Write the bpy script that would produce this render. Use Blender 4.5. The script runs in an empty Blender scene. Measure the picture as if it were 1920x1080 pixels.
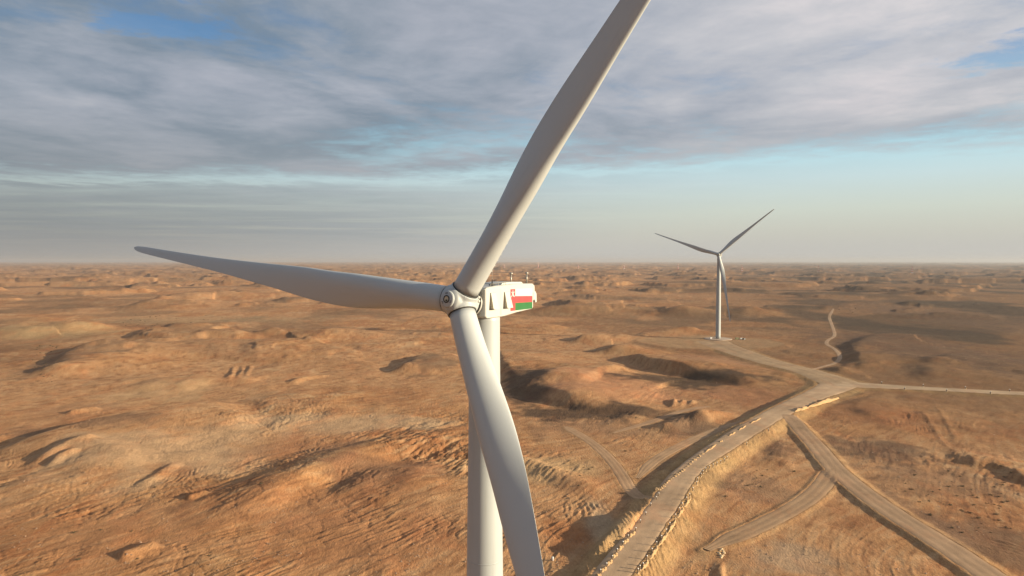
import bpy, bmesh, math, random
import numpy as np
from mathutils import Vector, Matrix

R = math.radians
# ------------------------------------------------------------------ camera, sky, sun, exposure
CAM_H = 76.0
F = 1280.0                      # focal length in photo pixels (1920 wide)
PITCH = math.atan(51 / F)
SUN_EL, SUN_AZ = 12.5, 104.5    # azimuth clockwise from +Y
scene = bpy.context.scene
COL = scene.collection
cam_d = bpy.data.cameras.new('camera')
cam = bpy.data.objects.new('camera', cam_d)
COL.objects.link(cam)
cam.location = (0, 0, CAM_H)
cam.rotation_euler = (R(90) - PITCH, 0, 0)
cam_d.sensor_width = 36
cam_d.lens = 36 * F / 1920
cam_d.clip_start, cam_d.clip_end = 0.5, 200000
scene.camera = cam
scene.view_settings.view_transform = 'Standard'
scene.view_settings.look = 'None'
scene.view_settings.exposure = 1.1
scene.view_settings.gamma = 1
scene.view_settings.use_curve_mapping = False
scene.cycles.use_denoising = True
scene.cycles.volume_bounces = 1
scene.cycles.max_bounces = 6
scene.cycles.volume_step_rate = 4

SKY_STRENGTH = 0.050
world = bpy.data.worlds.new('World')
scene.world = world
world.use_nodes = True


class NT:
    """small helper for writing node trees"""
    def __init__(s, tree):
        s.t = tree
        tree.nodes.clear()

    def n(s, kind, **kw):
        nd = s.t.nodes.new(kind)
        for k, v in kw.items():
            setattr(nd, k, v)
        return nd

    def put(s, sock, v):
        if hasattr(v, 'is_linked') or hasattr(v, 'links'):
            s.t.links.new(v, sock)
        else:
            sock.default_value = v

    def math(s, op, a, b=0.0, c=None, clamp=False):
        nd = s.n('ShaderNodeMath', operation=op)
        nd.use_clamp = clamp
        s.put(nd.inputs[0], a)
        s.put(nd.inputs[1], b)
        if c is not None:
            s.put(nd.inputs[2], c)
        return nd.outputs[0]

    def ramp(s, v, lo, hi, smooth=True):
        nd = s.n('ShaderNodeMapRange')
        nd.interpolation_type = 'SMOOTHSTEP' if smooth else 'LINEAR'
        s.put(nd.inputs['Value'], v)
        s.put(nd.inputs['From Min'], lo)
        s.put(nd.inputs['From Max'], hi)
        return nd.outputs[0]

    def mix(s, f, a, b, blend='MIX'):
        nd = s.n('ShaderNodeMix', data_type='RGBA', blend_type=blend)
        s.put(nd.inputs[0], f)
        s.put(nd.inputs[6], a if not isinstance(a, tuple) else (*a, 1))
        s.put(nd.inputs[7], b if not isinstance(b, tuple) else (*b, 1))
        return nd.outputs[2]

    def noise(s, vec, scale, detail=4, rough=0.5, dist=0.0):
        nd = s.n('ShaderNodeTexNoise')
        s.put(nd.inputs['Vector'], vec)
        s.put(nd.inputs['Scale'], scale)
        s.put(nd.inputs['Detail'], detail)
        s.put(nd.inputs['Roughness'], rough)
        s.put(nd.inputs['Distortion'], dist)
        return nd.outputs[0]


def build_world():
    w = NT(world.node_tree)
    k = 9.5
    out = w.n('ShaderNodeOutputWorld')
    bg = w.n('ShaderNodeBackground')
    bg.inputs[1].default_value = SKY_STRENGTH
    w.t.links.new(bg.outputs[0], out.inputs[0])
    sky = w.n('ShaderNodeTexSky', sky_type='NISHITA')
    sky.sun_disc = False
    sky.sun_elevation = R(SUN_EL)
    sky.sun_rotation = R(SUN_AZ)
    sky.altitude = 200
    sky.air_density = 1.0
    sky.dust_density = 1.6
    sky.ozone_density = 1.3
    tc = w.n('ShaderNodeTexCoord')
    sep = w.n('ShaderNodeSeparateXYZ')
    w.t.links.new(tc.outputs['Generated'], sep.inputs[0])
    x, y, z = sep.outputs
    zc = w.math('MAXIMUM', z, 0.012)
    zz = w.math('ADD', zc, 0.01)
    px = w.math('DIVIDE', x, zz)      # the cloud deck is a plane overhead
    py = w.math('DIVIDE', y, zz)

    def plane(sx, sy, rot=0.0, ox=0.0, oy=0.0):
        cb = w.n('ShaderNodeCombineXYZ')
        w.put(cb.inputs[0], px)
        w.put(cb.inputs[1], py)
        mp = w.n('ShaderNodeMapping')
        w.t.links.new(cb.outputs[0], mp.inputs[0])
        mp.inputs['Rotation'].default_value = (0, 0, rot)
        mp.inputs['Scale'].default_value = (sx, sy, 1)
        mp.inputs['Location'].default_value = (ox, oy, 0)
        return mp.outputs[0]
    big = w.noise(plane(0.42, 0.34, 0.25, 3.1, 1.7), 1.0, 5, 0.55, 0.4)
    med = w.noise(plane(0.85, 0.62, -0.35, 7.0, 2.0), 1.0, 7, 0.56, 0.5)
    fine = w.noise(plane(3.0, 3.0, -0.3, 1.0, 9.0), 1.0, 8, 0.66, 0.3)
    # edge of the cloud deck: a slanting line on the plane, ragged by noise
    edge = w.math('MULTIPLY_ADD', w.math('MAXIMUM', px, -0.5), 0.50, py)
    edge = w.math('ADD', edge, w.math('MULTIPLY_ADD', med, -2.6, 1.3))
    edge = w.math('ADD', edge, w.math('MULTIPLY_ADD', fine, -1.6, 0.8))
    deck = w.math('SUBTRACT', 1.0, w.ramp(edge, 6.2, 8.0))
    holes = w.ramp(w.math('MULTIPLY_ADD', fine, 0.4, big), 0.42, 0.66)
    deck = w.math('MULTIPLY', deck, w.math('MULTIPLY_ADD', holes, 0.50, 0.50))
    # thin veil that carries on beyond the deck, mostly to the left
    left = w.math('SUBTRACT', 1.0, w.ramp(px, -4.0, 5.0))
    streak = w.noise(plane(0.22, 0.55, 0.12, 5.0, 4.0), 1.0, 6, 0.6, 0.3)
    veil = w.math('MULTIPLY', w.ramp(streak, 0.05, 0.62), w.math('MULTIPLY_ADD', left, 0.74, 0.04))
    veil = w.math('MULTIPLY', veil, w.ramp(edge, 7.3, 8.3))
    gapn = w.ramp(w.math('ABSOLUTE', w.math('SUBTRACT', edge, 7.4)), 0.0, 1.1)
    for hx_, hy_, hr_ in ((2.42, 3.15, 0.26), (-1.38, 2.85, 0.20)):      # breaks in the deck
        dd = w.math('POWER', w.math('SUBTRACT', px, hx_), 2.0)
        de = w.math('POWER', w.math('SUBTRACT', py, hy_), 2.0)
        dist = w.math('ADD', w.math('SQRT', w.math('ADD', dd, de)), w.math('MULTIPLY_ADD', fine, -1.3, 0.65))
        deck = w.math('MULTIPLY', deck, w.math('MULTIPLY_ADD', w.ramp(dist, hr_ * 0.3, hr_ * 1.5), 0.65, 0.35))
    cover = w.math('MAXIMUM', deck, veil)
    # clear sky: warm grey towards the horizon
    clear = w.mix(0.92, sky.outputs[0], (0.50, 0.78, 0.95), 'MULTIPLY')
    g1 = w.ramp(z, 0.02, 0.42)
    grad = w.n('ShaderNodeValToRGB')
    w.put(grad.inputs[0], g1)
    cr = grad.color_ramp
    stops = [(0.0, (0.64, 0.62, 0.54)), (0.04, (0.68, 0.72, 0.63)), (0.13, (0.64, 0.79, 0.80)),
             (0.30, (0.45, 0.80, 0.93)), (0.62, (0.12, 0.32, 0.60)), (1.0, (0.06, 0.20, 0.48))]
    cr.elements[0].position, cr.elements[0].color = 0, (*stops[0][1], 1)
    cr.elements[1].position, cr.elements[1].color = 1, (*stops[-1][1], 1)
    for p_, c_ in stops[1:-1]:
        e = cr.elements.new(p_)
        e.color = (*c_, 1)
    gradk = w.mix(1.0, grad.outputs[0], (k, k, k), 'MULTIPLY')
    clear = w.mix(0.88, clear, gradk)
    # clouds: slate underside, pale lit rims, brighter to the right where the sun is
    rt = w.ramp(w.math('DIVIDE', x, w.math('ADD', w.math('ABSOLUTE', y), 0.3)), -0.45, 0.75)
    shade = w.math('MULTIPLY_ADD', med, 0.70, w.math('MULTIPLY_ADD', fine, 0.24, w.math('MULTIPLY', big, 0.39)))
    shade = w.math('ADD', shade, w.math('MULTIPLY', rt, 0.30))
    lum = w.ramp(shade, 0.37, 1.12, False)
    cl = w.n('ShaderNodeValToRGB')
    w.put(cl.inputs[0], lum)
    cr = cl.color_ramp
    cs = [(0.0, (0.125, 0.175, 0.255)), (0.30, (0.205, 0.265, 0.335)), (0.55, (0.385, 0.420, 0.485)),
          (0.78, (0.56, 0.565, 0.60)), (1.0, (0.80, 0.74, 0.74))]
    cr.elements[0].position, cr.elements[0].color = 0, (*cs[0][1], 1)
    cr.elements[1].position, cr.elements[1].color = 1, (*cs[-1][1], 1)
    for p_, c_ in cs[1:-1]:
        e = cr.elements.new(p_)
        e.color = (*c_, 1)
    cloud = cl.outputs[0]
    warm = w.math('MULTIPLY', w.ramp(big, 0.45, 0.65), 0.4)
    cloud = w.mix(warm, cloud, w.mix(1.0, cloud, (1.03, 0.99, 1.0), 'MULTIPLY'))
    low = w.math('SUBTRACT', 1.0, w.ramp(z, 0.05, 0.25))
    cloud = w.mix(w.math('MULTIPLY', low, 0.80), cloud, (0.37, 0.41, 0.43))
    cloud = w.mix(1.0, cloud, (k, k, k), 'MULTIPLY')
    col = w.mix(cover, clear, cloud)
    col = w.mix(w.math('SUBTRACT', 1.0, w.ramp(z, 0.0, 0.05)), col, (0.53 * k, 0.525 * k, 0.50 * k))
    # the air low down is brighter on the side of the sun
    rl = w.ramp(w.math('DIVIDE', x, w.math('ADD', w.math('ABSOLUTE', y), 0.3)), -0.55, 0.12)
    dim = w.math('MULTIPLY', w.math('SUBTRACT', 1.0, rl), w.math('SUBTRACT', 1.0, w.ramp(z, 0.02, 0.22)))
    col = w.mix(w.math('MULTIPLY', dim, 0.75), col, w.mix(1.0, col, (0.52, 0.52, 0.53), 'MULTIPLY'))
    w.t.links.new(col, bg.inputs[0])


build_world()
sun_d = bpy.data.lights.new('sun', 'SUN')
sun_d.energy = 5.0
sun_d.angle = R(0.5)
sun_d.color = (1.0, 0.84, 0.58)
sun = bpy.data.objects.new('sun', sun_d)
COL.objects.link(sun)
SD = Vector((math.sin(R(SUN_AZ)) * math.cos(R(SUN_EL)), math.cos(R(SUN_AZ)) * math.cos(R(SUN_EL)), math.sin(R(SUN_EL))))
sun.rotation_euler = SD.to_track_quat('Z', 'Y').to_euler()
sun.location = SD * 400

# ------------------------------------------------------------------ helpers
rng = random.Random(11)


def tag(o, label=None, category=None, group=None, kind=None):
    for k_, v in (('label', label), ('category', category), ('group', group), ('kind', kind)):
        if v:
            o[k_] = v
    return o


def empty(name, loc=(0, 0, 0), rz=0.0):
    o = bpy.data.objects.new(name, None)
    o.empty_display_size = 0.5
    COL.objects.link(o)
    o.location = loc
    o.rotation_euler = (0, 0, rz)
    return o


def link_mesh(name, me, mat=None, parent=None):
    if mat and not me.materials:
        me.materials.append(mat)
    o = bpy.data.objects.new(name, me)
    COL.objects.link(o)
    if parent:
        o.parent = parent
    return o


def bm_obj(name, bm, mat, parent=None, smooth=False):
    bmesh.ops.recalc_face_normals(bm, faces=bm.faces[:])
    me = bpy.data.meshes.new(name)
    bm.to_mesh(me)
    bm.free()
    if smooth:
        me.shade_smooth()
    return link_mesh(name, me, mat, parent)


def copy_tree(o, parent=None):
    c = o.copy()
    COL.objects.link(c)
    c.parent = parent
    for ch in list(o.children):
        copy_tree(ch, c)
    return c


def add_box(bm, c, s, rot=None, taper=1.0):
    vs = []
    for dz in (-1, 1):
        k_ = taper if dz > 0 else 1.0
        for dx, dy in ((-1, -1), (1, -1), (1, 1), (-1, 1)):
            v = Vector((dx * s[0] / 2 * k_, dy * s[1] / 2 * k_, dz * s[2] / 2))
            if rot is not None:
                v = rot @ v
            vs.append(bm.verts.new(v + Vector(c)))
    for f in ((0, 1, 2, 3), (4, 5, 6, 7), (0, 1, 5, 4), (1, 2, 6, 5), (2, 3, 7, 6), (3, 0, 4, 7)):
        bm.faces.new([vs[i] for i in f])
    return vs


def add_tube(bm, a, b, r0, r1=None, seg=8, caps=True):
    a, b = Vector(a), Vector(b)
    r1 = r0 if r1 is None else r1
    q = (b - a).to_track_quat('Z', 'Y')
    rings = []
    for p, r in ((a, r0), (b, r1)):
        rings.append([bm.verts.new(p + q @ Vector((r * math.cos(2 * math.pi * i / seg), r * math.sin(2 * math.pi * i / seg), 0))) for i in range(seg)])
    for i in range(seg):
        bm.faces.new((rings[0][i], rings[0][(i + 1) % seg], rings[1][(i + 1) % seg], rings[1][i]))
    if caps:
        bm.faces.new(rings[0])
        bm.faces.new(rings[1])


def add_prism(bm, pts, h0, h1, fn):
    """pts 2D outline extruded between h0 and h1; fn(u,v,h) -> point"""
    lo = [bm.verts.new(fn(u, v, h0)) for u, v in pts]
    hi = [bm.verts.new(fn(u, v, h1)) for u, v in pts]
    n = len(pts)
    bm.faces.new(lo)
    bm.faces.new(hi)
    for i in range(n):
        bm.faces.new((lo[i], lo[(i + 1) % n], hi[(i + 1) % n], hi[i]))


def add_lathe(bm, prof, seg=32, M=None, ring=False):
    """prof: list of (r, z); revolves round z, M transforms"""
    M = M or Matrix()
    rings = []
    for r, z in prof:
        rings.append([bm.verts.new(M @ Vector((r * math.cos(2 * math.pi * i / seg), r * math.sin(2 * math.pi * i / seg), z))) for i in range(seg)])
    for a, b in zip(rings, rings[1:]):
        for i in range(seg):
            bm.faces.new((a[i], a[(i + 1) % seg], b[(i + 1) % seg], b[i]))
    if ring:
        a, b = rings[-1], rings[0]
        for i in range(seg):
            bm.faces.new((a[i], a[(i + 1) % seg], b[(i + 1) % seg], b[i]))
        return
    if prof[0][0] > 1e-4:
        bm.faces.new(rings[0])
    if prof[-1][0] > 1e-4:
        bm.faces.new(rings[-1])


# ------------------------------------------------------------------ materials
def mat_simple(name, col, rough=0.5, metal=0.0, var=0.06, scale=1.2, bump=0.0, bscale=8.0, spec=0.5, streak=0.0):
    m = bpy.data.materials.new(name)
    m.use_nodes = True
    w = NT(m.node_tree)
    out = w.n('ShaderNodeOutputMaterial')
    p = w.n('ShaderNodeBsdfPrincipled')
    w.t.links.new(p.outputs[0], out.inputs[0])
    tc = w.n('ShaderNodeTexCoord').outputs['Object']
    nz = w.noise(tc, scale, 5, 0.6)
    lo = tuple(c * (1 - var) for c in col)
    hi = tuple(min(1, c * (1 + var)) for c in col)
    c = w.mix(nz, lo, hi)
    if streak:
        mp = w.n('ShaderNodeMapping')
        w.t.links.new(tc, mp.inputs[0])
        mp.inputs['Scale'].default_value = (1.6, 1.6, 0.07)
        sn = w.noise(mp.outputs[0], 1.0, 6, 0.65)
        c = w.mix(w.math('MULTIPLY', w.ramp(sn, 0.52, 0.75), streak), c, (col[0] * 0.62, col[1] * 0.56, col[2] * 0.45))
    w.put(p.inputs['Base Color'], c)
    w.put(p.inputs['Roughness'], w.math('MULTIPLY_ADD', nz, 0.15, rough - 0.07))
    p.inputs['Metallic'].default_value = metal
    p.inputs['Specular IOR Level'].default_value = spec
    if bump:
        b = w.n('ShaderNodeBump')
        b.inputs['Strength'].default_value = bump
        b.inputs['Distance'].default_value = 0.02
        w.put(b.inputs['Height'], w.noise(tc, bscale, 4))
        w.t.links.new(b.outputs[0], p.inputs['Normal'])
    return m


M_PAINT = mat_simple('turbine_paint', (0.345, 0.37, 0.38), 0.42, var=0.03, scale=0.35, spec=0.4, streak=0.22)
M_BLADE = mat_simple('blade_paint', (0.385, 0.41, 0.42), 0.36, var=0.04, scale=0.22, spec=0.4, streak=0.18)
M_NAC = mat_simple('nacelle_shell', (0.43, 0.425, 0.40), 0.40, var=0.02, scale=0.8, spec=0.4)
M_RUBBER = mat_simple('black_seal', (0.02, 0.02, 0.02), 0.6)
M_DARK = mat_simple('dark_recess', (0.10, 0.09, 0.08), 0.6)
M_BEIGE = mat_simple('recess_lining', (0.46, 0.41, 0.30), 0.6)
M_STEEL = mat_simple('galvanised_steel', (0.36, 0.34, 0.30), 0.4, metal=0.6)
M_RED = mat_simple('flag_red', (0.36, 0.035, 0.04), 0.45, var=0.03)
M_GREEN = mat_simple('flag_green', (0.005, 0.11, 0.02), 0.45, var=0.03)
M_WHITE = mat_simple('flag_white', (0.48, 0.48, 0.47), 0.45, var=0.02)
M_MASTRED = mat_simple('mast_red', (0.62, 0.10, 0.04), 0.6)
M_MASTWHITE = mat_simple('mast_white', (0.78, 0.76, 0.72), 0.6)
M_CONCRETE = mat_simple('concrete', (0.36, 0.27, 0.20), 0.85, var=0.15, scale=0.7)
M_POST = mat_simple('post_plastic', (0.16, 0.11, 0.07), 0.7, var=0.2)
M_STONE = mat_simple('pale_stone', (0.50, 0.38, 0.24), 0.9, var=0.2, scale=1.5, bump=0.6, bscale=5)
M_SHRUB = mat_simple('dry_shrub', (0.085, 0.065, 0.035), 0.9, var=0.4, scale=3)
M_CAR = mat_simple('dusty_dark_paint', (0.05, 0.05, 0.055), 0.4)
M_GLASS = mat_simple('tinted_glass', (0.02, 0.025, 0.03), 0.15)
M_TYRE = mat_simple('tyre_rubber', (0.02, 0.02, 0.02), 0.8)
M_OLIVE = mat_simple('olive_cover', (0.20, 0.20, 0.10), 0.8, var=0.2)


def mat_ground(name, fine_col=0.25, bump=0.5, grav=0.3):
    """albedo comes from the mesh's own colour layer (kind of soil, some painted shade), plus grain and relief"""
    m = bpy.data.materials.new(name)
    m.use_nodes = True
    w = NT(m.node_tree)
    out = w.n('ShaderNodeOutputMaterial')
    p = w.n('ShaderNodeBsdfPrincipled')
    w.t.links.new(p.outputs[0], out.inputs[0])
    at = w.n('ShaderNodeAttribute', attribute_name='soil')
    tc = w.n('ShaderNodeTexCoord').outputs['Object']
    mp = w.n('ShaderNodeMapping')
    w.t.links.new(tc, mp.inputs[0])
    mp.inputs['Rotation'].default_value = (0, 0, R(37))
    mp.inputs['Scale'].default_value = (1.0, 0.42, 1.0)
    raw, tc = tc, mp.outputs[0]
    n1 = w.noise(tc, 1.5, 8, 0.72, 0.5)
    n2 = w.noise(tc, 0.16, 6, 0.62, 0.6)
    n3 = w.noise(raw, 3.5, 4, 0.7)
    v = w.math('MULTIPLY_ADD', w.math('SUBTRACT', n1, 0.5), fine_col * 3.0, 1.0)
    v = w.math('MULTIPLY_ADD', w.math('SUBTRACT', n2, 0.5), fine_col * 1.8, v)
    v = w.math('MULTIPLY_ADD', w.math('SUBTRACT', n3, 0.5), grav, v)
    cb = w.n('ShaderNodeCombineXYZ')
    for i in range(3):
        w.put(cb.inputs[i], v)
    c = w.mix(1.0, at.outputs['Color'], cb.outputs[0], 'MULTIPLY')
    # scattered reddish and greyish tints
    t = w.ramp(w.noise(tc, 0.07, 5, 0.6, 1.0), 0.48, 0.70)
    c = w.mix(w.math('MULTIPLY', t, 0.40), c, w.mix(1.0, c, (1.10, 0.82, 0.70), 'MULTIPLY'))
    w.put(p.inputs['Base Color'], c)
    p.inputs['Roughness'].default_value = 0.95
    p.inputs['Specular IOR Level'].default_value = 0.15
    b = w.n('ShaderNodeBump')
    b.inputs['Strength'].default_value = bump
    b.inputs['Distance'].default_value = 0.45
    w.put(b.inputs['Height'], w.math('MULTIPLY_ADD', n1, 1.0, w.math('MULTIPLY', n3, 0.30)))
    w.t.links.new(b.outputs[0], p.inputs['Normal'])
    return m


M_SAND = mat_ground('desert_soil', 0.36, 1.0, 0.55)
M_ROAD = mat_ground('graded_gravel', 0.10, 0.18, 0.12)
M_BERM = mat_ground('loose_sand', 0.14, 0.45, 0.2)


# ------------------------------------------------------------------ noise and terrain heights (numpy)
def _hash(ix, iy, seed):
    h = (ix.astype(np.int64) * 374761393 + iy.astype(np.int64) * 668265263 + seed * 1442695041) & 0x7fffffff
    h = ((h ^ (h >> 13)) * 1274126177) & 0x7fffffff
    return (h ^ (h >> 16)) & 0xffff


def gnoise(x, y, seed=0):
    ix, iy = np.floor(x), np.floor(y)
    fx, fy = x - ix, y - iy
    u, v = fx * fx * fx * (fx * (fx * 6 - 15) + 10), fy * fy * fy * (fy * (fy * 6 - 15) + 10)

    def g(dx, dy):
        a = _hash(ix + dx, iy + dy, seed) * (2 * math.pi / 65536)
        return np.cos(a) * (fx - dx) + np.sin(a) * (fy - dy)
    a, b, c, d = g(0, 0), g(1, 0), g(0, 1), g(1, 1)
    return 1.5 * ((a * (1 - u) + b * u) * (1 - v) + (c * (1 - u) + d * u) * v)


def fbm(x, y, octs=4, seed=0, gain=0.5):
    s, a, t = 0, 1.0, 0
    for i in range(octs):
        s = s + a * gnoise(x * 2 ** i + 17.3 * i, y * 2 ** i - 9.1 * i, seed + i)
        t += a
        a *= gain
    return s / t * 1.3


def sstep(x, a, b):
    t = np.clip((x - a) / (b - a), 0, 1)
    return t * t * (3 - 2 * t)


def z_low(x, y):
    x, y = np.asarray(x, float), np.asarray(y, float)
    d = np.hypot(x, y)
    z = fbm(x / 420 + 3.1, y / 420 + 8.2, 2, 5) * (1.2 + 5 * sstep(d, 700, 3000))
    return z - 10.0 * (1 - sstep(d, 70, 175))


cP, sP = math.cos(PITCH), math.sin(PITCH)


def ground_at(px, py, lift=0.0):
    """where the ray through a photo pixel meets the ground"""
    u, v = (px - 960) / F, (540 - py) / F
    d = np.array([u, cP + v * sP, -sP + v * cP])
    z = 0.0
    for _ in range(4):
        t = (z + lift - CAM_H) / d[2]
        X, Y = d[0] * t, d[1] * t
        z = float(z_low(X, Y))
    return np.array([X, Y])


def G(pts):
    return np.array([ground_at(*p[:2]) for p in pts])


def resample(P, step):
    P = np.asarray(P, float)
    for _ in range(2):   # corner cutting
        Q = [P[0]]
        for a, b in zip(P, P[1:]):
            Q += [a * .75 + b * .25, a * .25 + b * .75]
        Q.append(P[-1])
        P = np.array(Q)
    s = np.r_[0, np.cumsum(np.hypot(*np.diff(P[:, :2], axis=0).T))]
    n = max(2, int(s[-1] / step) + 1)
    t = np.linspace(0, s[-1], n)
    return np.stack([np.interp(t, s, P[:, i]) for i in range(P.shape[1])], 1)


def line_field(x, y, P, reach):
    """distance to a polyline, signed (left of travel positive), and the parameter 0..1; only where within reach"""
    P = np.asarray(P)
    m = (x > P[:, 0].min() - reach) & (x < P[:, 0].max() + reach) & (y > P[:, 1].min() - reach) & (y < P[:, 1].max() + reach)
    idx = np.nonzero(m)[0]
    X, Y = x[idx], y[idx]
    best = np.full(len(idx), 1e9)
    sg = np.zeros(len(idx))
    par = np.zeros(len(idx))
    L = np.hypot(*np.diff(P[:, :2], axis=0).T)
    cum = np.r_[0, np.cumsum(L)]
    for i in range(len(P) - 1):
        a, d = P[i, :2], P[i + 1, :2] - P[i, :2]
        t = np.clip(((X - a[0]) * d[0] + (Y - a[1]) * d[1]) / (L[i] ** 2 + 1e-9), 0, 1)
        ex, ey = X - a[0] - t * d[0], Y - a[1] - t * d[1]
        dd = np.hypot(ex, ey)
        k = dd < best
        best = np.where(k, dd, best)
        sg = np.where(k, np.sign(d[0] * ey - d[1] * ex), sg)
        par = np.where(k, (cum[i] + t * L[i]) / cum[-1], par)
    return idx, best, sg, par


# roads: centre line in photo pixels with width in metres, raise above the plain, embankment width
def edges_to_ribbon(Lp, Rp, step):
    a, b = resample(G(Lp), 1.0), resample(G(Rp), 1.0)
    n = max(int(len(a) / step), 4)
    t = np.linspace(0, 1, n)
    f = lambda q: np.stack([np.interp(t, np.linspace(0, 1, len(q)), q[:, i]) for i in range(2)], 1)
    a, b = f(a), f(b)
    return (a + b) / 2, np.hypot(*(a - b).T)


ROADS = {}
c, wd = edges_to_ribbon(
    [(730, 1600), (885, 1380), (1040, 1180), (1120, 1082), (1178, 1011), (1220, 952), (1250, 905), (1292, 871), (1318, 852), (1351, 830), (1381, 810), (1409, 795), (1445, 775), (1485, 755), (1530, 731), (1552, 714)],
    [(866, 1600), (994, 1380), (1125, 1180), (1195, 1082), (1240, 1012), (1279, 951), (1310, 898), (1330, 880), (1363, 860), (1400, 834), (1430, 815), (1462, 793), (1490, 780), (1530, 755), (1580, 738), (1610, 726)], 2.0)
_t = np.linspace(0, 1, len(c))
ROADS['gravel_road'] = dict(c=c, w=wd, up=2.2 - 1.35 * sstep(_t, 0.72, 0.97), bank=8.0, col=(0.60, 0.41, 0.255))


def road(name, pts, w0, w1, up, bank, col):
    P = resample(G(pts), 2.0)
    t = np.linspace(0, 1, len(P))
    u = up + (1.5 * (1 - sstep(t, 0, 0.12)) if name == 'branch_road' else 0 * t)
    W = np.linspace(w0, w1, len(P))
    if name in ('sand_track', 'wheel_track', 'dirt_trail', 'bank_trail', 'winding_track'):
        W = W * (0.35 + 0.65 * sstep(t, 0, 0.06) * (1 - sstep(t, 0.85, 1)))
    if name in ('turbine_road', 'side_road'):
        W = W + 9 * (1 - sstep(t, 0, 0.14 if name == 'side_road' else 0.3))
    ROADS[name] = dict(c=P, w=W, up=u, bank=bank, col=col)


road('turbine_road', [(1578, 722), (1545, 709), (1510, 697), (1470, 688), (1420, 674), (1380, 660), (1350, 649), (1335, 641)], 15, 30, 0.9, 6, (0.50, 0.34, 0.20))
road('side_road', [(1560, 722), (1610, 724), (1680, 728), (1760, 732), (1850, 737), (1960, 742), (2150, 750), (2600, 768), (3400, 800)], 10.5, 10.5, 0.85, 6, (0.58, 0.41, 0.26))
road('branch_road', [(1474, 786), (1490, 797), (1515, 822), (1540, 850), (1563, 880), (1600, 912), (1650, 950), (1715, 992), (1780, 1032), (1850, 1080), (1960, 1155), (2200, 1320), (2600, 1560)], 7.0, 8.6, 0.7, 3.5, (0.50, 0.325, 0.195))
road('sand_track', [(1562, 882), (1542, 912), (1515, 938), (1470, 965), (1420, 990), (1370, 1012), (1325, 1033)], 6.5, 6.0, 0.35, 2.5, (0.50, 0.32, 0.185))
road('winding_track', [(1528, 702), (1522, 694), (1540, 688), (1562, 683), (1574, 675), (1575, 665), (1565, 654), (1548, 645), (1552, 637), (1566, 631), (1563, 618), (1558, 605), (1554, 594), (1560, 584), (1563, 578)], 2.8, 3.6, 0.10, 2, (0.50, 0.335, 0.21))
road('wheel_track', [(1060, 800), (1105, 826), (1140, 856), (1166, 890), (1182, 920), (1205, 941), (1228, 948)], 4.5, 4.5, 0.12, 2, (0.56, 0.35, 0.20))
road('dirt_trail', [(1330, 762), (1290, 768), (1255, 778), (1225, 790), (1180, 803), (1150, 812)], 3.8, 3.4, 0.12, 2, (0.50, 0.31, 0.18))
road('bank_trail', [(1390, 792), (1345, 806), (1300, 824), (1255, 846), (1220, 868), (1195, 897)], 6.0, 4.0, 0.1, 2, (0.54, 0.345, 0.20))
PADC = ground_at(1345, 637)

# ridges and scarps: polyline (pixels), height, steep flank (left of travel), gentle flank (right)
RIDGES = [
    # (points, h, wl, wr)      left of travel = flank facing away from the sun
    ([(1465, 727), (1400, 718), (1330, 708), (1270, 697), (1215, 684), (1175, 672)][::-1], 5.5, None, 1),
    ([(940, 672), (955, 700), (1000, 738), (1060, 755), (1130, 768), (1200, 776), (1275, 780)], 7.0, None, 1),
    ([(0, 852), (60, 838), (140, 818), (230, 797), (320, 782), (410, 770), (470, 764)][::-1], 5.5, None, 1),
]


def ridge(x, y, z, pts, h, w_shade, w_sun, side=1, jag=0.22, seed=0, pix=True):
    """side=+1: the shaded steep flank lies left of travel"""
    P = resample(G(pts), 6.0) if pix else np.asarray(pts)
    reach = max(w_shade, w_sun) * 1.3 + 5
    i, d, sg, t = line_field(x, y, P, reach)
    if not len(i):
        return
    X, Y = x[i], y[i]
    nz = gnoise(X / 24, Y / 24, 60 + seed) * jag
    nz2 = gnoise(X / 45, Y / 45, 80 + seed)
    s = d * sg * side
    s = s + nz * w_shade * 0.7
    up = np.where(s > 0, 1 - sstep(s, 0, w_shade), 1 - sstep(-s, 0, w_sun))
    end = sstep(t, 0, 0.22) * (1 - sstep(t, 0.78, 1))
    end = np.where(d > 1e8, 0, end)
    z[i] += h * (1 + 0.45 * nz2) * up * end


def mound(x, y, z, px, py, h, rx, ry, rot=0, seed=0, p=1.0):
    c = ground_at(px, py)
    m = (abs(x - c[0]) < max(rx, ry) * 1.7) & (abs(y - c[1]) < max(rx, ry) * 1.7)
    i = np.nonzero(m)[0]
    if not len(i):
        return
    dx, dy = x[i] - c[0], y[i] - c[1]
    u = (dx * math.cos(rot) + dy * math.sin(rot)) / rx
    v = (-dx * math.sin(rot) + dy * math.cos(rot)) / ry
    r = np.hypot(u, v) + 0.35 * gnoise(x[i] / (rx * .45), y[i] / (rx * .45), 30 + seed)
    z[i] += h * (1 - sstep(r, 0.05, 1.0)) ** p


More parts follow.
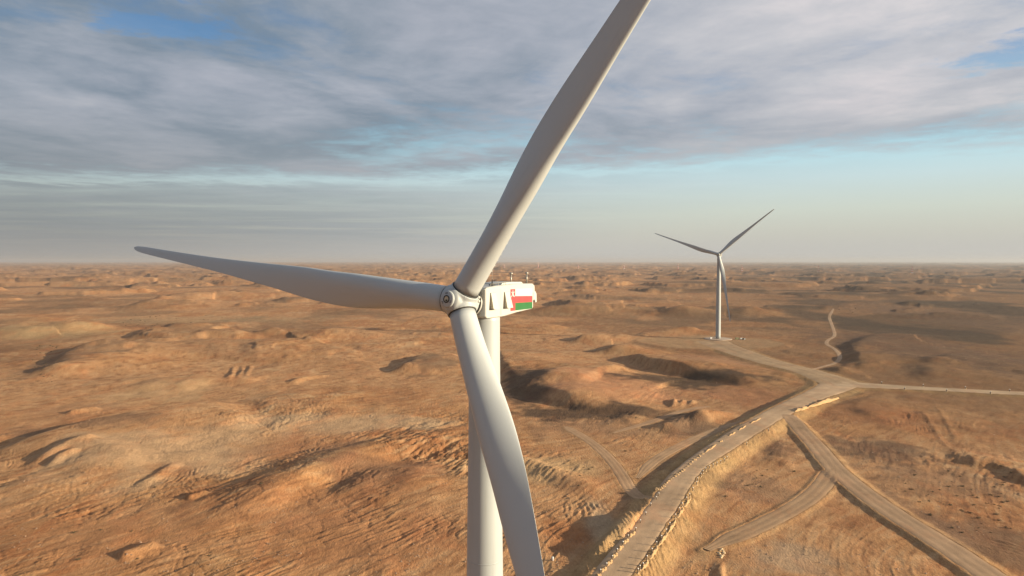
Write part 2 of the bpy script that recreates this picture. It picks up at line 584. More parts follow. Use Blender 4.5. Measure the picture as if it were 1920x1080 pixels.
def road_fields(x, y):
    """returns keep (0 on roads .. 1 in open ground), raise to apply, on-road mask"""
    keep = np.ones_like(x)
    lift = np.zeros_like(x)
    on = np.zeros_like(x)
    global FRESH
    FRESH = fresh = np.zeros_like(x)
    for nm, r in ROADS.items():
        P = np.column_stack([r['c']])
        reach = r['w'].max() / 2 + r['bank'] + 14
        st = max(1, len(P) // 160)
        Pd = P[::st] if (len(P) - 1) % st == 0 else np.vstack([P[::st], P[-1:]])
        i, d, sg, t = line_field(x, y, Pd, reach)
        if not len(i):
            continue
        hw = np.interp(t, np.linspace(0, 1, len(P)), r['w']) / 2
        jj = 0.5 * gnoise(x[i] / 5, y[i] / 5, 7) + 0.25 * gnoise(x[i] / 1.7, y[i] / 1.7, 8)
        e = d - hw + jj * min(1.0, r['bank'] / 5)
        k = sstep(e, 0.5, r['bank'] + 12)
        keep[i] = np.minimum(keep[i], k)
        upi = np.interp(t, np.linspace(0, 1, len(P)), r['up'])
        lf = upi * (1 - sstep(e, 0.2, r['bank']))
        fresh[i] = np.maximum(fresh[i], (1 - sstep(e, r['bank'] * .5, r['bank'] * 1.15)) * min(1, r['bank'] / 7) * sstep(e, -.5, .6))
        rr = sstep(np.abs(gnoise(x[i] / 1.3, y[i] / 9, 12)), 0.05, 0.3)
        lf = lf * (1 - 0.12 * rr * sstep(e, 0.3, 1.5))
        lift[i] = np.maximum(lift[i], lf)
        on[i] = np.maximum(on[i], 1 - sstep(e, -0.6, 0.4))
    # turbine pad of packed ground
    e = np.hypot((x - PADC[0] + 14) / 1.25, (y - PADC[1] + 26)) - 52 + 7 * gnoise(x / 30, y / 30, 9)
    keep = np.minimum(keep, sstep(e, -5, 30))
    lift = np.maximum(lift, 0.9 * (1 - sstep(e, 0, 9)))
    pad = 1 - sstep(e, -4, 3)
    return keep, lift, on, pad


def terrain(x, y):
    d = np.hypot(x, y)
    zl = z_low(x, y)
    wx = x + 28 * gnoise(x / 90, y / 90, 21)
    wy = y + 28 * gnoise(x / 90, y / 90, 22)
    z = np.zeros_like(x)
    # scattered low hills, more of them further out
    mask = sstep(fbm(x / 420 + 4, y / 520 + 1, 2, 31), -0.15, 0.25)
    a = fbm(wx / 215, wy / 230, 4, 40, 0.36)
    far = sstep(d, 330, 900)
    z += (4.8 * sstep(a, 0.15, 0.26) + 3.2 * sstep(a, 0.36, 0.50) + 2.0 * np.clip(a, 0, 1)) * mask * (0.04 + 0.96 * far)
    b = fbm(wx / 72 + 5, wy / 80, 4, 44, 0.42)
    z += (2.0 * sstep(b, 0.22, 0.36) + 1.0 * np.clip(b, 0, 1)) * (0.10 + 0.90 * mask) * (0.12 + 0.88 * far)
    vf = sstep(d, 900, 2600)
    e = fbm(wx / 360 + 2, wy / 330, 5, 47, 0.42)
    z += (8.5 * sstep(e, 0.12, 0.19) + 4 * np.clip(e, 0, 1)) * vf
    for j, (pts, h, ws, wn, side) in enumerate(RL):
        ridge(x, y, z, pts, h, ws, wn, side, seed=j)
    for j, (px, py, h, rx, ry, rot) in enumerate(ML):
        mound(x, y, z, px, py, h, rx, ry, rot, seed=j)
    # fine relief of the nearer ground
    near = 1 - sstep(d, 500, 1500)
    c1 = fbm(x / 20, y / 17, 4, 50)
    rough = sstep(fbm(x / 75 + 9, y / 75, 3, 53), -0.05, 0.45)
    # wind-combed streaks running away to the upper right
    cx, cy = x * 0.80 - y * 0.60 + 9 * gnoise(x / 60, y / 60, 58), x * 0.60 + y * 0.80
    comb = fbm(cx / 2.6, cy / 17, 4, 59, 0.6)
    comb2 = np.abs(fbm(cx / 6.0, cy / 26, 4, 62, 0.6))
    rgt = 1 - 0.65 * sstep(x / np.maximum(y, 1), 0.12, 0.42)
    nf0 = 1 - 0.85 * sstep(d, 270, 480)
    z += near * (0.45 * c1 + nf0 * rgt * (0.22 + rough) * (0.38 * comb - 0.95 * comb2) + nf0 * rough * 0.40 * np.abs(fbm(x / 5.2, y / 4.2, 4, 55, 0.6)))
    # thin furrows and crests
    nf = 1 - sstep(d, 240, 430)
    fm = nf * (0.55 + 0.75 * rough) * sstep(fbm(x / 28 + 3, y / 40, 2, 66), -0.45, 0.25)
    fr = np.clip(1 - np.abs(gnoise(cx / 4.2, cy / 30, 67)) * 6.5, 0, 1)
    fr2 = np.clip(1 - np.abs(gnoise(cx / 2.1 + 5, cy / 13, 68)) * 5, 0, 1)
    fx_, fy_ = x * 0.95 + y * 0.3, -x * 0.3 + y * 0.95
    fr3 = np.clip(1 - np.abs(gnoise(fx_ / 6 + 0.8 * c1, fy_ / 18, 69)) * 6, 0, 1)
    z += fm * rgt * (0.34 * fr + 0.26 * fr2 - 0.25 * fr3)
    comb = comb - 0.45 * fr * fm - 0.35 * fr2 * fm + 0.4 * fr3 * fm
    # curved windrows and scrapes left by machines
    nn = (1 - sstep(d, 330, 520))
    i = np.nonzero(nn > 0)[0]
    X, Y = x[i], y[i]
    ph = gnoise(X / 38, Y / 38, 71) * 2.6
    th = 0.95 + 1.1 * gnoise(X / 95, Y / 95, 72)
    s = X * np.cos(th) + Y * np.sin(th)
    st = np.sin(s * 1.9 + ph * 4.0 + 1.5 * gnoise(X / 7, Y / 7, 75))
    msk = sstep(fbm(X / 30 + 2, Y / 30, 2, 73), 0.04, 0.36) * sstep(fbm(X / 7 + 2, Y / 7, 2, 74), -0.1, 0.3)
    z[i] += 0.15 * st * msk * nn[i]
    keep, lift, on, pad = road_fields(x, y)
    z = z * keep
    for j, (pts, h, ws, wn, side) in enumerate(DITCH):
        ridge(x, y, z, pts, h, ws, wn, side, seed=70 + j)
    z = z * (1 - on) + lift - 0.22 * on
    return zl + z, keep, on, pad, rough, a, comb


RL = [
    # pts, height, shaded flank width, sunlit flank width, side of the shaded flank
    ([(1160, 668), (1215, 684), (1270, 697), (1330, 708), (1400, 718), (1470, 729)], 5.5, 16, 80, -1),
    ([(938, 655), (950, 695), (1000, 735), (1060, 752), (1130, 765), (1200, 772), (1280, 776)], 5.5, 16, 120, -1),
    ([(-40, 862), (60, 838), (140, 818), (230, 797), (320, 782), (410, 768), (480, 760)], 5.5, 16, 80, 1),
    ([(118, 712), (135, 685), (165, 664), (222, 650)], 6.5, 26, 90, 1),
    ([(470, 634), (540, 622), (600, 628), (665, 622), (735, 634)], 5.0, 18, 80, 1),
    ([(760, 706), (775, 686), (815, 672), (880, 668)], 5.0, 20, 90, 1),
    ([(380, 1010), (470, 950), (560, 902), (680, 858), (830, 820), (900, 835)], 3.2, 14, 30, -1),
    ([(900, 838), (960, 862), (1030, 880), (1100, 912), (1165, 930)], 1.5, 12, 8, -1),
    ([(1485, 712), (1500, 700), (1550, 692), (1620, 702)], 4.0, 16, 50, 1),
    ([(1590, 700), (1600, 660), (1640, 632), (1720, 628), (1800, 640)], 3.0, 22, 110, 1),
    ([(1740, 720), (1750, 690), (1800, 672), (1890, 668)], 2.8, 20, 90, 1),
    ([(1240, 596), (1290, 586), (1380, 583), (1460, 594)], 9.0, 50, 90, 1),
    ([(1200, 640), (1245, 628), (1330, 622)], 5.0, 30, 60, 1),
    ([(1075, 645), (1120, 632), (1180, 634), (1215, 645)], 4.5, 16, 70, 1),
    ([(1150, 668), (1170, 652), (1215, 650)], 5.0, 24, 50, 1),
    ([(1785, 868), (1830, 872), (1870, 876), (1905, 890), (1930, 915)], 2.2, 4, 26, -1),
    ([(1225, 812), (1235, 790), (1290, 782), (1345, 796)], 5.0, 16, 30, -1),
    ([(250, 585), (330, 560), (420, 552), (470, 560)], 9.0, 50, 120, 1),
    ([(0, 640), (40, 618), (110, 612), (200, 622)], 8.0, 45, 90, 1),
    ([(545, 722), (565, 715), (600, 709), (625, 706)], 1.6, 6, 5, 1),
    ([(1075, 738), (1120, 705), (1200, 700)], 3.0, 10, 40, -1),
    ([(430, 720), (436, 700), (440, 686)], 0.8, 3, 3, 1), ([(447, 716), (453, 700), (456, 684)], 0.7, 3, 3, 1), ([(459, 714), (466, 698), (470, 684)], 0.8, 3, 3, 1),
    ([(1262, 768), (1264, 757), (1267, 748)], 1.5, 3, 3, 1), ([(1273, 767), (1278, 756), (1285, 750)], 1.3, 3, 3, 1), ([(1292, 765), (1296, 756), (1302, 751)], 1.0, 3, 3, 1),
    ([(58, 876), (90, 862), (130, 848), (200, 838)], 1.4, 5, 5, 1), ([(95, 880), (105, 866), (150, 857)], 1.2, 4, 5, 1),
    ([(250, 914), (300, 893), (332, 868)], 1.2, 4, 4, 1), ([(345, 940), (365, 930), (392, 926)], 1.2, 3.5, 3.5, 1),
    ([(215, 1050), (265, 1035), (305, 1020)], 1.4, 5, 4, 1), ([(120, 778), (150, 772), (190, 766)], 1.4, 5, 5, 1),
    ([(1720, 770), (1745, 790), (1760, 820), (1790, 850)], 0.2, 2, 2, -1), ([(1745, 755), (1772, 785), (1800, 840)], 0.2, 2, 2, -1),
    ([(1515, 769), (1560, 755), (1600, 744), (1640, 735)], 1.6, 4, 4, 1),
    ([(1352, 1046), (1353, 1065), (1354, 1100)], 0.7, 1.2, 2.5, 1),
    ([(1395, 833), (1440, 806), (1478, 788)], 0.0, 3, 3, 1),
    ([(1300, 1090), (1240, 1060), (1200, 1030)], 0.0, 3, 3, 1),
]
DITCH = [   # gullies and side banks along the raised road
    ([(1415, 800), (1370, 824), (1330, 848), (1290, 876), (1255, 902), (1222, 930)], -2.6, 5, 6, 1),
    ([(1112, 1062), (1135, 1030), (1158, 998), (1182, 962)], 2.2, 6, 4, -1),
    ([(1165, 1015), (1150, 1040), (1120, 1085)], -1.6, 4, 5, 1),
]
ML = [
    (1090, 715, 2.5, 60, 45, 0.4), (1300, 690, 2.0, 60, 40, 0.2), (560, 760, 2.2, 45, 60, 0), (330, 720, 3.0, 50, 40, 0.3),
    (200, 870, 2.0, 40, 40, 0.3), (740, 900, 2.0, 30, 28, 0), (1620, 760, 2.0, 40, 60, 0.6), (1480, 855, 1.2, 18, 20, 0),
    (60, 600, 3.5, 60, 50, 0), (920, 600, 4, 60, 60, 0), (1000, 615, 4, 60, 50, 0), (820, 600, 4, 55, 60, 0), (700, 552, 6, 70, 90, 0),
]

# soil kinds, plus scarp and gully shade painted as dark patches: centre and radii in photo pixels, colour, strength
SOIL_AND_SHADE = [
    (330, 850, 260, 60, (0.66, 0.48, 0.29), 0.75), (650, 795, 260, 22, (0.66, 0.49, 0.30), 0.75), (300, 735, 130, 25, (0.66, 0.47, 0.26), 0.6),
    (1010, 880, 120, 30, (0.64, 0.46, 0.25), 0.7), (1130, 985, 45, 60, (0.60, 0.48, 0.32), 0.8), (1480, 1045, 120, 45, (0.58, 0.44, 0.29), 0.85),
    (700, 1010, 200, 80, (0.52, 0.27, 0.13), 0.7), (250, 1000, 260, 90, (0.54, 0.30, 0.15), 0.6), (560, 840, 140, 40, (0.55, 0.29, 0.15), 0.5),
    (1060, 1000, 60, 50, (0.46, 0.20, 0.08), 0.7), (720, 900, 130, 60, (0.34, 0.19, 0.11), 0.7),
    (1150, 735, 170, 35, (0.60, 0.33, 0.18), 0.7), (1400, 740, 90, 30, (0.52, 0.27, 0.14), 0.7), (1330, 680, 90, 20, (0.50, 0.29, 0.17), 0.5),
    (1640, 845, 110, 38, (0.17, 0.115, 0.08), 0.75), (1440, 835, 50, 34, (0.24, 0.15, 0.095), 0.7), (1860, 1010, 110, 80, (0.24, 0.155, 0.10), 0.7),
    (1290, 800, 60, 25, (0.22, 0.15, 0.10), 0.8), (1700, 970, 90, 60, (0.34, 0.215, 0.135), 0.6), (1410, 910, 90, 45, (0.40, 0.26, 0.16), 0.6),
    (1640, 780, 120, 25, (0.46, 0.23, 0.11), 0.6), (1750, 900, 160, 50, (0.30, 0.20, 0.13), 0.5), (1100, 800, 130, 28, (0.36, 0.23, 0.14), 0.55),
    (160, 675, 70, 32, (0.28, 0.19, 0.12), 0.6), (1700, 650, 170, 55, (0.26, 0.17, 0.11), 0.75), (1850, 600, 160, 60, (0.30, 0.20, 0.13), 0.6),
    (560, 950, 240, 40, (0.47, 0.24, 0.12), 0.45), (90, 780, 120, 40, (0.48, 0.29, 0.16), 0.5), (1300, 715, 170, 15, (0.11, 0.078, 0.052), 0.9),  # last patch paints the shade of the scarp into the albedo
    (1120, 776, 200, 20, (0.12, 0.082, 0.055), 0.9), (985, 725, 55, 40, (0.13, 0.09, 0.06), 0.85), (1330, 905, 40, 14, (.2,.14,.09), .5), (1210, 925, 60, 22, (0.22, 0.155, 0.105), 0.7), (1270, 870, 60, 18, (0.24, 0.165, 0.11), 0.7), (810, 690, 60, 18, (0.24, 0.16, 0.10), 0.7),  # first two: painted scarp shade; the gully patches are painted shade too
    (100, 625, 140, 14, (0.50, 0.40, 0.22), 0.5), (380, 600, 280, 10, (0.48, 0.38, 0.22), 0.4), (210, 810, 220, 16, (0.26, 0.17, 0.11), 0.6),
]
DARK = np.array((0.135, 0.095, 0.065))
TAN = np.array((0.60, 0.335, 0.178))
ORANGE = np.array((0.60, 0.315, 0.150))
PALE = np.array((0.66, 0.44, 0.265))
RUST = np.array((0.42, 0.190, 0.095))


def soil_colour(x, y, keep, on, pad, rough, a):
    d = np.hypot(x, y)
    n1 = fbm(x / 120, y / 120, 3, 91)[:, None]
    n2 = fbm(x / 26 + 4, y / 26, 4, 93)[:, None]
    n3 = fbm(x / 7 + 4, y / 7, 3, 95)[:, None]
    c = TAN + (ORANGE - TAN) * sstep(n1, -0.1, 0.4)
    c = c + (RUST - c) * 0.55 * sstep(n2 * .7 + 0.8 * n1, 0.08, 0.60)
    c = c + (RUST * 0.7 - c) * 0.6 * sstep(COMB[:, None], 0.05, 0.5) * (1 - sstep(d, 500, 1200))[:, None]
    c = c + (PALE - c) * 0.45 * sstep(-COMB[:, None], 0.08, 0.5) * (1 - sstep(d, 500, 1200))[:, None]
    c = c + (PALE - c) * 0.7 * sstep(n3 * 0.6 - n2, 0.1, 0.6) * (0.4 + 0.6 * rough[:, None])
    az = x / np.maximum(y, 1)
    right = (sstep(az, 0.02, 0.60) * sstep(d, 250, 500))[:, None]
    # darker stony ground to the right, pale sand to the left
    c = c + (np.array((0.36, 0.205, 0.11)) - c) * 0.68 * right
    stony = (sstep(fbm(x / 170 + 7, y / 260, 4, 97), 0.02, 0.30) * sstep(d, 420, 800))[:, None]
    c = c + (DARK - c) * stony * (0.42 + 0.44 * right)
    # dark gravel caps on the hills
    c = c + (DARK * 0.9 - c) * (0.55 * sstep(a, 0.14, 0.30) * sstep(d, 450, 900))[:, None] * (0.65 + 0.35 * right)
    for j, (px, py, rx, ry, col, s) in enumerate(SOIL_AND_SHADE):
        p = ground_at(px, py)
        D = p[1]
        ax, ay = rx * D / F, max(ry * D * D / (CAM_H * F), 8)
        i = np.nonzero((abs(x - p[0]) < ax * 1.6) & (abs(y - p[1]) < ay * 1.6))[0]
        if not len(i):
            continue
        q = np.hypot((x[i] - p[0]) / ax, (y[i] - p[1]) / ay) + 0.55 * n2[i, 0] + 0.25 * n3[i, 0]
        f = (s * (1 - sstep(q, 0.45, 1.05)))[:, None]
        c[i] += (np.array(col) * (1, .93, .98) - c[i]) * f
    # freshly moved sand along the roads
    k = FRESH[:, None]
    c = c + (np.array((0.60, 0.40, 0.205)) - c) * 0.80 * k * (0.8 + 0.4 * n2)
    c = c + (np.array((0.56, 0.36, 0.21)) - c) * (0.85 * pad)[:, None]
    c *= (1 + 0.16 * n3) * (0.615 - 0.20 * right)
    c[:, 1] *= 0.968
    c[:, 2] *= 0.87
    return np.clip(c, 0.02, 0.85)


def set_soil(me, c):
    at = me.color_attributes.new('soil', 'FLOAT_COLOR', 'POINT')
    buf = np.ones((len(c), 4), np.float32)
    buf[:, :3] = c
    at.data.foreach_set('color', buf.ravel())


def grid_mesh(name, V, nr, nc, close=False):
    me = bpy.data.meshes.new(name)
    i = np.arange(nr * nc).reshape(nr, nc)
    q = np.stack([i[:-1, :-1], i[:-1, 1:], i[1:, 1:], i[1:, :-1]], -1).reshape(-1, 4)
    me.vertices.add(len(V))
    me.vertices.foreach_set('co', V.astype(np.float32).ravel())
    me.loops.add(q.size)
    me.loops.foreach_set('vertex_index', q.astype(np.int32).ravel())
    me.polygons.add(len(q))
    me.polygons.foreach_set('loop_start', np.arange(0, q.size, 4, dtype=np.int32))
    me.update(calc_edges=True)
    me.polygons.foreach_set('use_smooth', np.ones(len(q), bool))
    return me


def build_ground():
    az = np.concatenate([np.radians(np.arange(-180, -52, 3.0)), np.radians(np.arange(-52, 52, 0.085)), np.radians(np.arange(52, 180.1, 3.0))])
    v = np.concatenate([np.linspace(6000, 1400, 14, endpoint=False), np.linspace(1400, 620, 60, endpoint=False),
                        np.linspace(620, 60, 380, endpoint=False), np.linspace(60, 12, 70, endpoint=False), np.linspace(12, 2.2, 36)])
    r = CAM_H * F / v
    A, Rr = np.meshgrid(az, r)
    x, y = (Rr * np.sin(A)).ravel(), (Rr * np.cos(A)).ravel()
    z, keep, on, pad, rough, a, c1 = terrain(x, y)
    globals()['COMB'] = c1
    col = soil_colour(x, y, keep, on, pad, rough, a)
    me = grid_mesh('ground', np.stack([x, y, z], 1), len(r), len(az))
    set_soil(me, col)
    g = link_mesh('ground', me, M_SAND)
    tag(g, 'rolling orange desert ground reaching to the horizon', None, None, 'structure')
    # cap under the camera
    bm = bmesh.new()
    ring = [bm.verts.new((r[0] * math.sin(t), r[0] * math.cos(t), float(z_low(r[0] * math.sin(t), r[0] * math.cos(t))))) for t in np.linspace(0, 2 * math.pi, 48, endpoint=False)]
    bm.faces.new(ring)
    me2 = bpy.data.meshes.new('ground_under_camera')
    bm.to_mesh(me2)
    bm.free()
    set_soil(me2, np.tile(TAN, (48, 1)))
    o = link_mesh('ground', me2, M_SAND)
    tag(o, 'patch of desert ground straight below', None, None, 'structure')


build_ground()


def build_roads():
    order = ['bank_trail', 'dirt_trail', 'wheel_track', 'winding_track', 'sand_track', 'branch_road', 'side_road', 'turbine_road', 'gravel_road']
    nice = {'gravel_road': 'broad raised gravel road running from the lower edge up to the junction',
            'turbine_road': 'gravel road from the junction to the far turbine pad',
            'side_road': 'gravel road leaving the junction to the right edge',
            'branch_road': 'dirt road running from the raised road to the lower right corner',
            'sand_track': 'sand track curving down left from the fork',
            'winding_track': 'thin pale track winding away from the junction into the hills',
            'wheel_track': 'curved wheel track left of the raised road',
            'dirt_trail': 'faint trail crossing the dark slope', 'bank_trail': 'trail following the foot of the road bank'}
    for k_, nm in enumerate(order):
        r = ROADS[nm]
        P, W = r['c'], r['w']
        T = np.gradient(P, axis=0)
        T /= np.hypot(*T.T)[:, None] + 1e-9
        N = np.stack([T[:, 1], -T[:, 0]], 1)
        nc = 17
        s = np.linspace(-1, 1, nc)
        hw = W / 2 + 0.35
        jit = 1 + 0.05 * np.stack([fbm(P[:, 0] / 6, P[:, 1] / 6, 3, 5), fbm(P[:, 0] / 6 + 9, P[:, 1] / 6, 3, 6)], 1)
        X = P[:, None, 0] + N[:, None, 0] * s * hw[:, None] * np.where(s < 0, jit[:, :1], jit[:, 1:])
        Y = P[:, None, 1] + N[:, None, 1] * s * hw[:, None] * np.where(s < 0, jit[:, :1], jit[:, 1:])
        x, y = X.ravel(), Y.ravel()
        S = np.tile(s, len(P))
        # follow the graded surface, a sheet above the carved bed
        U = np.repeat(r['up'], nc)
        zz = z_low(x, y) + U * (1 - 0.02 * S * S) + 0.004 * k_ - (0.30 * (np.abs(S) ** 10))
        if U.max() < 0.5 or nm in ('branch_road', 'side_road', 'turbine_road'):
            keep, lift, on, pad = road_fields(x, y)
            zz = z_low(x, y) + np.maximum(lift, U) - 0.16 * (np.abs(S) ** 8) + 0.004 * k_
        rut = np.exp(-((np.abs(S) - 0.33) / 0.10) ** 2)
        zz -= 0.05 * rut * (U < 1)
        me = grid_mesh(nm, np.stack([x, y, zz], 1), len(P), nc)
        n = fbm(x / 9, y / 9, 4, 15)
        n2 = fbm(x / 2.0, y / 2.0, 3, 16)
        c = 0.64 * np.array(r['col']) * (1 + 0.20 * n + 0.14 * n2 + 0.07 * rut - 0.05 * np.exp(-(S / 0.15) ** 2) + 0.16 * fbm(x / 22, y / 22, 2, 19))[:, None]
        set_soil(me, np.clip(c, 0.02, 0.8))
        o = link_mesh(nm, me, M_ROAD)
        tag(o, nice[nm], None, None, 'structure')


build_roads()


# ------------------------------------------------------------------ wind turbines
RS = np.concatenate([np.linspace(0, 0.30, 26), np.linspace(0.325, 0.93, 28), [0.945, 0.958, 0.968, 0.977, 0.984, 0.990, 0.995, 1.0]])
BR = 2.78
CONE, TILT, BLEN, ROOT = 0.0688, 0.1332, 65.0, 1.42


CH_S, CH_V = [0, .07, .14, .22, .32, .45, .65, .85, .93, .965, .988, 1.0], [2.74, 3.06, 3.58, 4.02, 3.8128, 2.926, 1.87, 1.33, 1.14, 0.98, 0.68, 0.22]
TW_S, TW_V = [0, .1, .2, .35, .6, 1.0], [0.5641, 0.3596, 0.1763, -0.0055, -0.2243, -0.395]
AX_S, AX_V = [0, .1, .2, .4, 1.0], [0.4981, 0.2236, 0.292, 0.375, 0.4269]
BL_S, BL_V = [0, .05, .12, .2, .3, 1.0], [0, 0.0738, 0.2888, 0.6671, 1, 1]


def curve_at(s, xs, ys):
    i = int(np.clip(np.searchsorted(xs, s) - 1, 0, len(xs) - 2))
    h = xs[i + 1] - xs[i]
    t = (s - xs[i]) / h

    def m(j):
        if j == 0:
            return (ys[1] - ys[0]) / (xs[1] - xs[0])
        if j == len(xs) - 1:
            return (ys[-1] - ys[-2]) / (xs[-1] - xs[-2])
        a = (ys[j] - ys[j - 1]) / (xs[j] - xs[j - 1])
        b = (ys[j + 1] - ys[j]) / (xs[j + 1] - xs[j])
        return 0 if a * b <= 0 else 2 * a * b / (a + b)
    return (2 * t ** 3 - 3 * t * t + 1) * ys[i] + (t ** 3 - 2 * t * t + t) * h * m(i) + (-2 * t ** 3 + 3 * t * t) * ys[i + 1] + (t ** 3 - t * t) * h * m(i + 1)


def blade_rings(N=44):
    """blade along +Z from the hub axis; X = towards trailing edge in the rotor plane, Y = downwind"""
    ang = np.linspace(0, 2 * np.pi, N, endpoint=False)
    out = []
    for s in RS:
        r = ROOT + (BLEN - ROOT) * s
        ch = curve_at(s, CH_S, CH_V)
        b = curve_at(s, TW_S, TW_V)
        pa = curve_at(s, AX_S, AX_V)
        k = float(np.clip(curve_at(s, BL_S, BL_V), 0, 1))
        tk = BR / ch * (1 - k) + k * (.17 + .23 * math.exp(-max(s - .2, 0) / .2))
        x = (1 - np.cos(ang)) / 2
        af = 5 * (0.2969 * np.sqrt(x) - .126 * x - .3516 * x ** 2 + .2843 * x ** 3 - .1036 * x ** 4) * tk
        y = ((np.sin(ang) * .5 * tk) * (1 - k) + np.sign(np.sin(ang)) * af * k) * ch
        X = (x - (.5 * (1 - k) + pa * k)) * ch
        px = X * math.cos(b) - y * math.sin(b) - 1.1905 * s * s
        py = X * math.sin(b) + y * math.cos(b) + 2.7428 * s ** 2.3
        out.append(np.stack([px, py, np.full(N, r)], 1))
    return np.array(out)


def blade_mesh():
    Rg = blade_rings()
    n, N = Rg.shape[:2]
    me = bpy.data.meshes.new('blade')
    V = Rg.reshape(-1, 3)
    faces = [(i * N + j, i * N + (j + 1) % N, (i + 1) * N + (j + 1) % N, (i + 1) * N + j) for i in range(n - 1) for j in range(N)]
    faces.append(tuple(range(N))[::-1])
    faces.append(tuple((n - 1) * N + j for j in range(N)))
    me.from_pydata(V.tolist(), [], faces)
    bm = bmesh.new()
    bm.from_mesh(me)
    bmesh.ops.recalc_face_normals(bm, faces=bm.faces[:])
    bm.to_mesh(me)
    bm.free()
    me.shade_smooth()
    return me


def vortex_mesh():
    """row of small fins on the suction side near the root"""
    Rg = blade_rings()
    N = Rg.shape[1]
    bm = bmesh.new()
    for k_ in range(26):
        s = 0.045 + k_ * 0.0052
        f = np.interp(s, RS, np.arange(len(RS)))
        i = int(f)
        w = f - i
        j = int(N * 0.15)
        p = Rg[i, j] * (1 - w) + Rg[i + 1, j] * w
        q = Rg[i, j + 1] * (1 - w) + Rg[i + 1, j + 1] * w
        t = Vector(q - p).normalized()
        nrm = Vector((-t.y, t.x, 0))
        if nrm.dot(Vector((p[0], p[1], 0))) < 0:
            nrm = -nrm
        a = Vector(p)
        sgn = 1 if k_ % 2 else -1
        d = (t + Vector((0, 0, 0.35 * sgn))).normalized() * 0.22
        b0 = a - nrm * 0.03
        vs = [bm.verts.new(v) for v in (b0 + Vector((0, 0, .01)), b0 + d + Vector((0, 0, .01)), b0 + d + nrm * 0.13 + Vector((0, 0, .01)),
                                         b0 - Vector((0, 0, .01)), b0 + d - Vector((0, 0, .01)), b0 + d + nrm * 0.13 - Vector((0, 0, .01)))]
        for fc in ((0, 1, 2), (3, 4, 5), (0, 1, 4, 3), (1, 2, 5, 4), (2, 0, 3, 5)):
            bm.faces.new([vs[g] for g in fc])
    bmesh.ops.recalc_face_normals(bm, faces=bm.faces[:])
    me = bpy.data.meshes.new('vortex_fins')
    bm.to_mesh(me)
    bm.free()
    return me


BLADE_ME, FIN_ME = blade_mesh(), vortex_mesh()


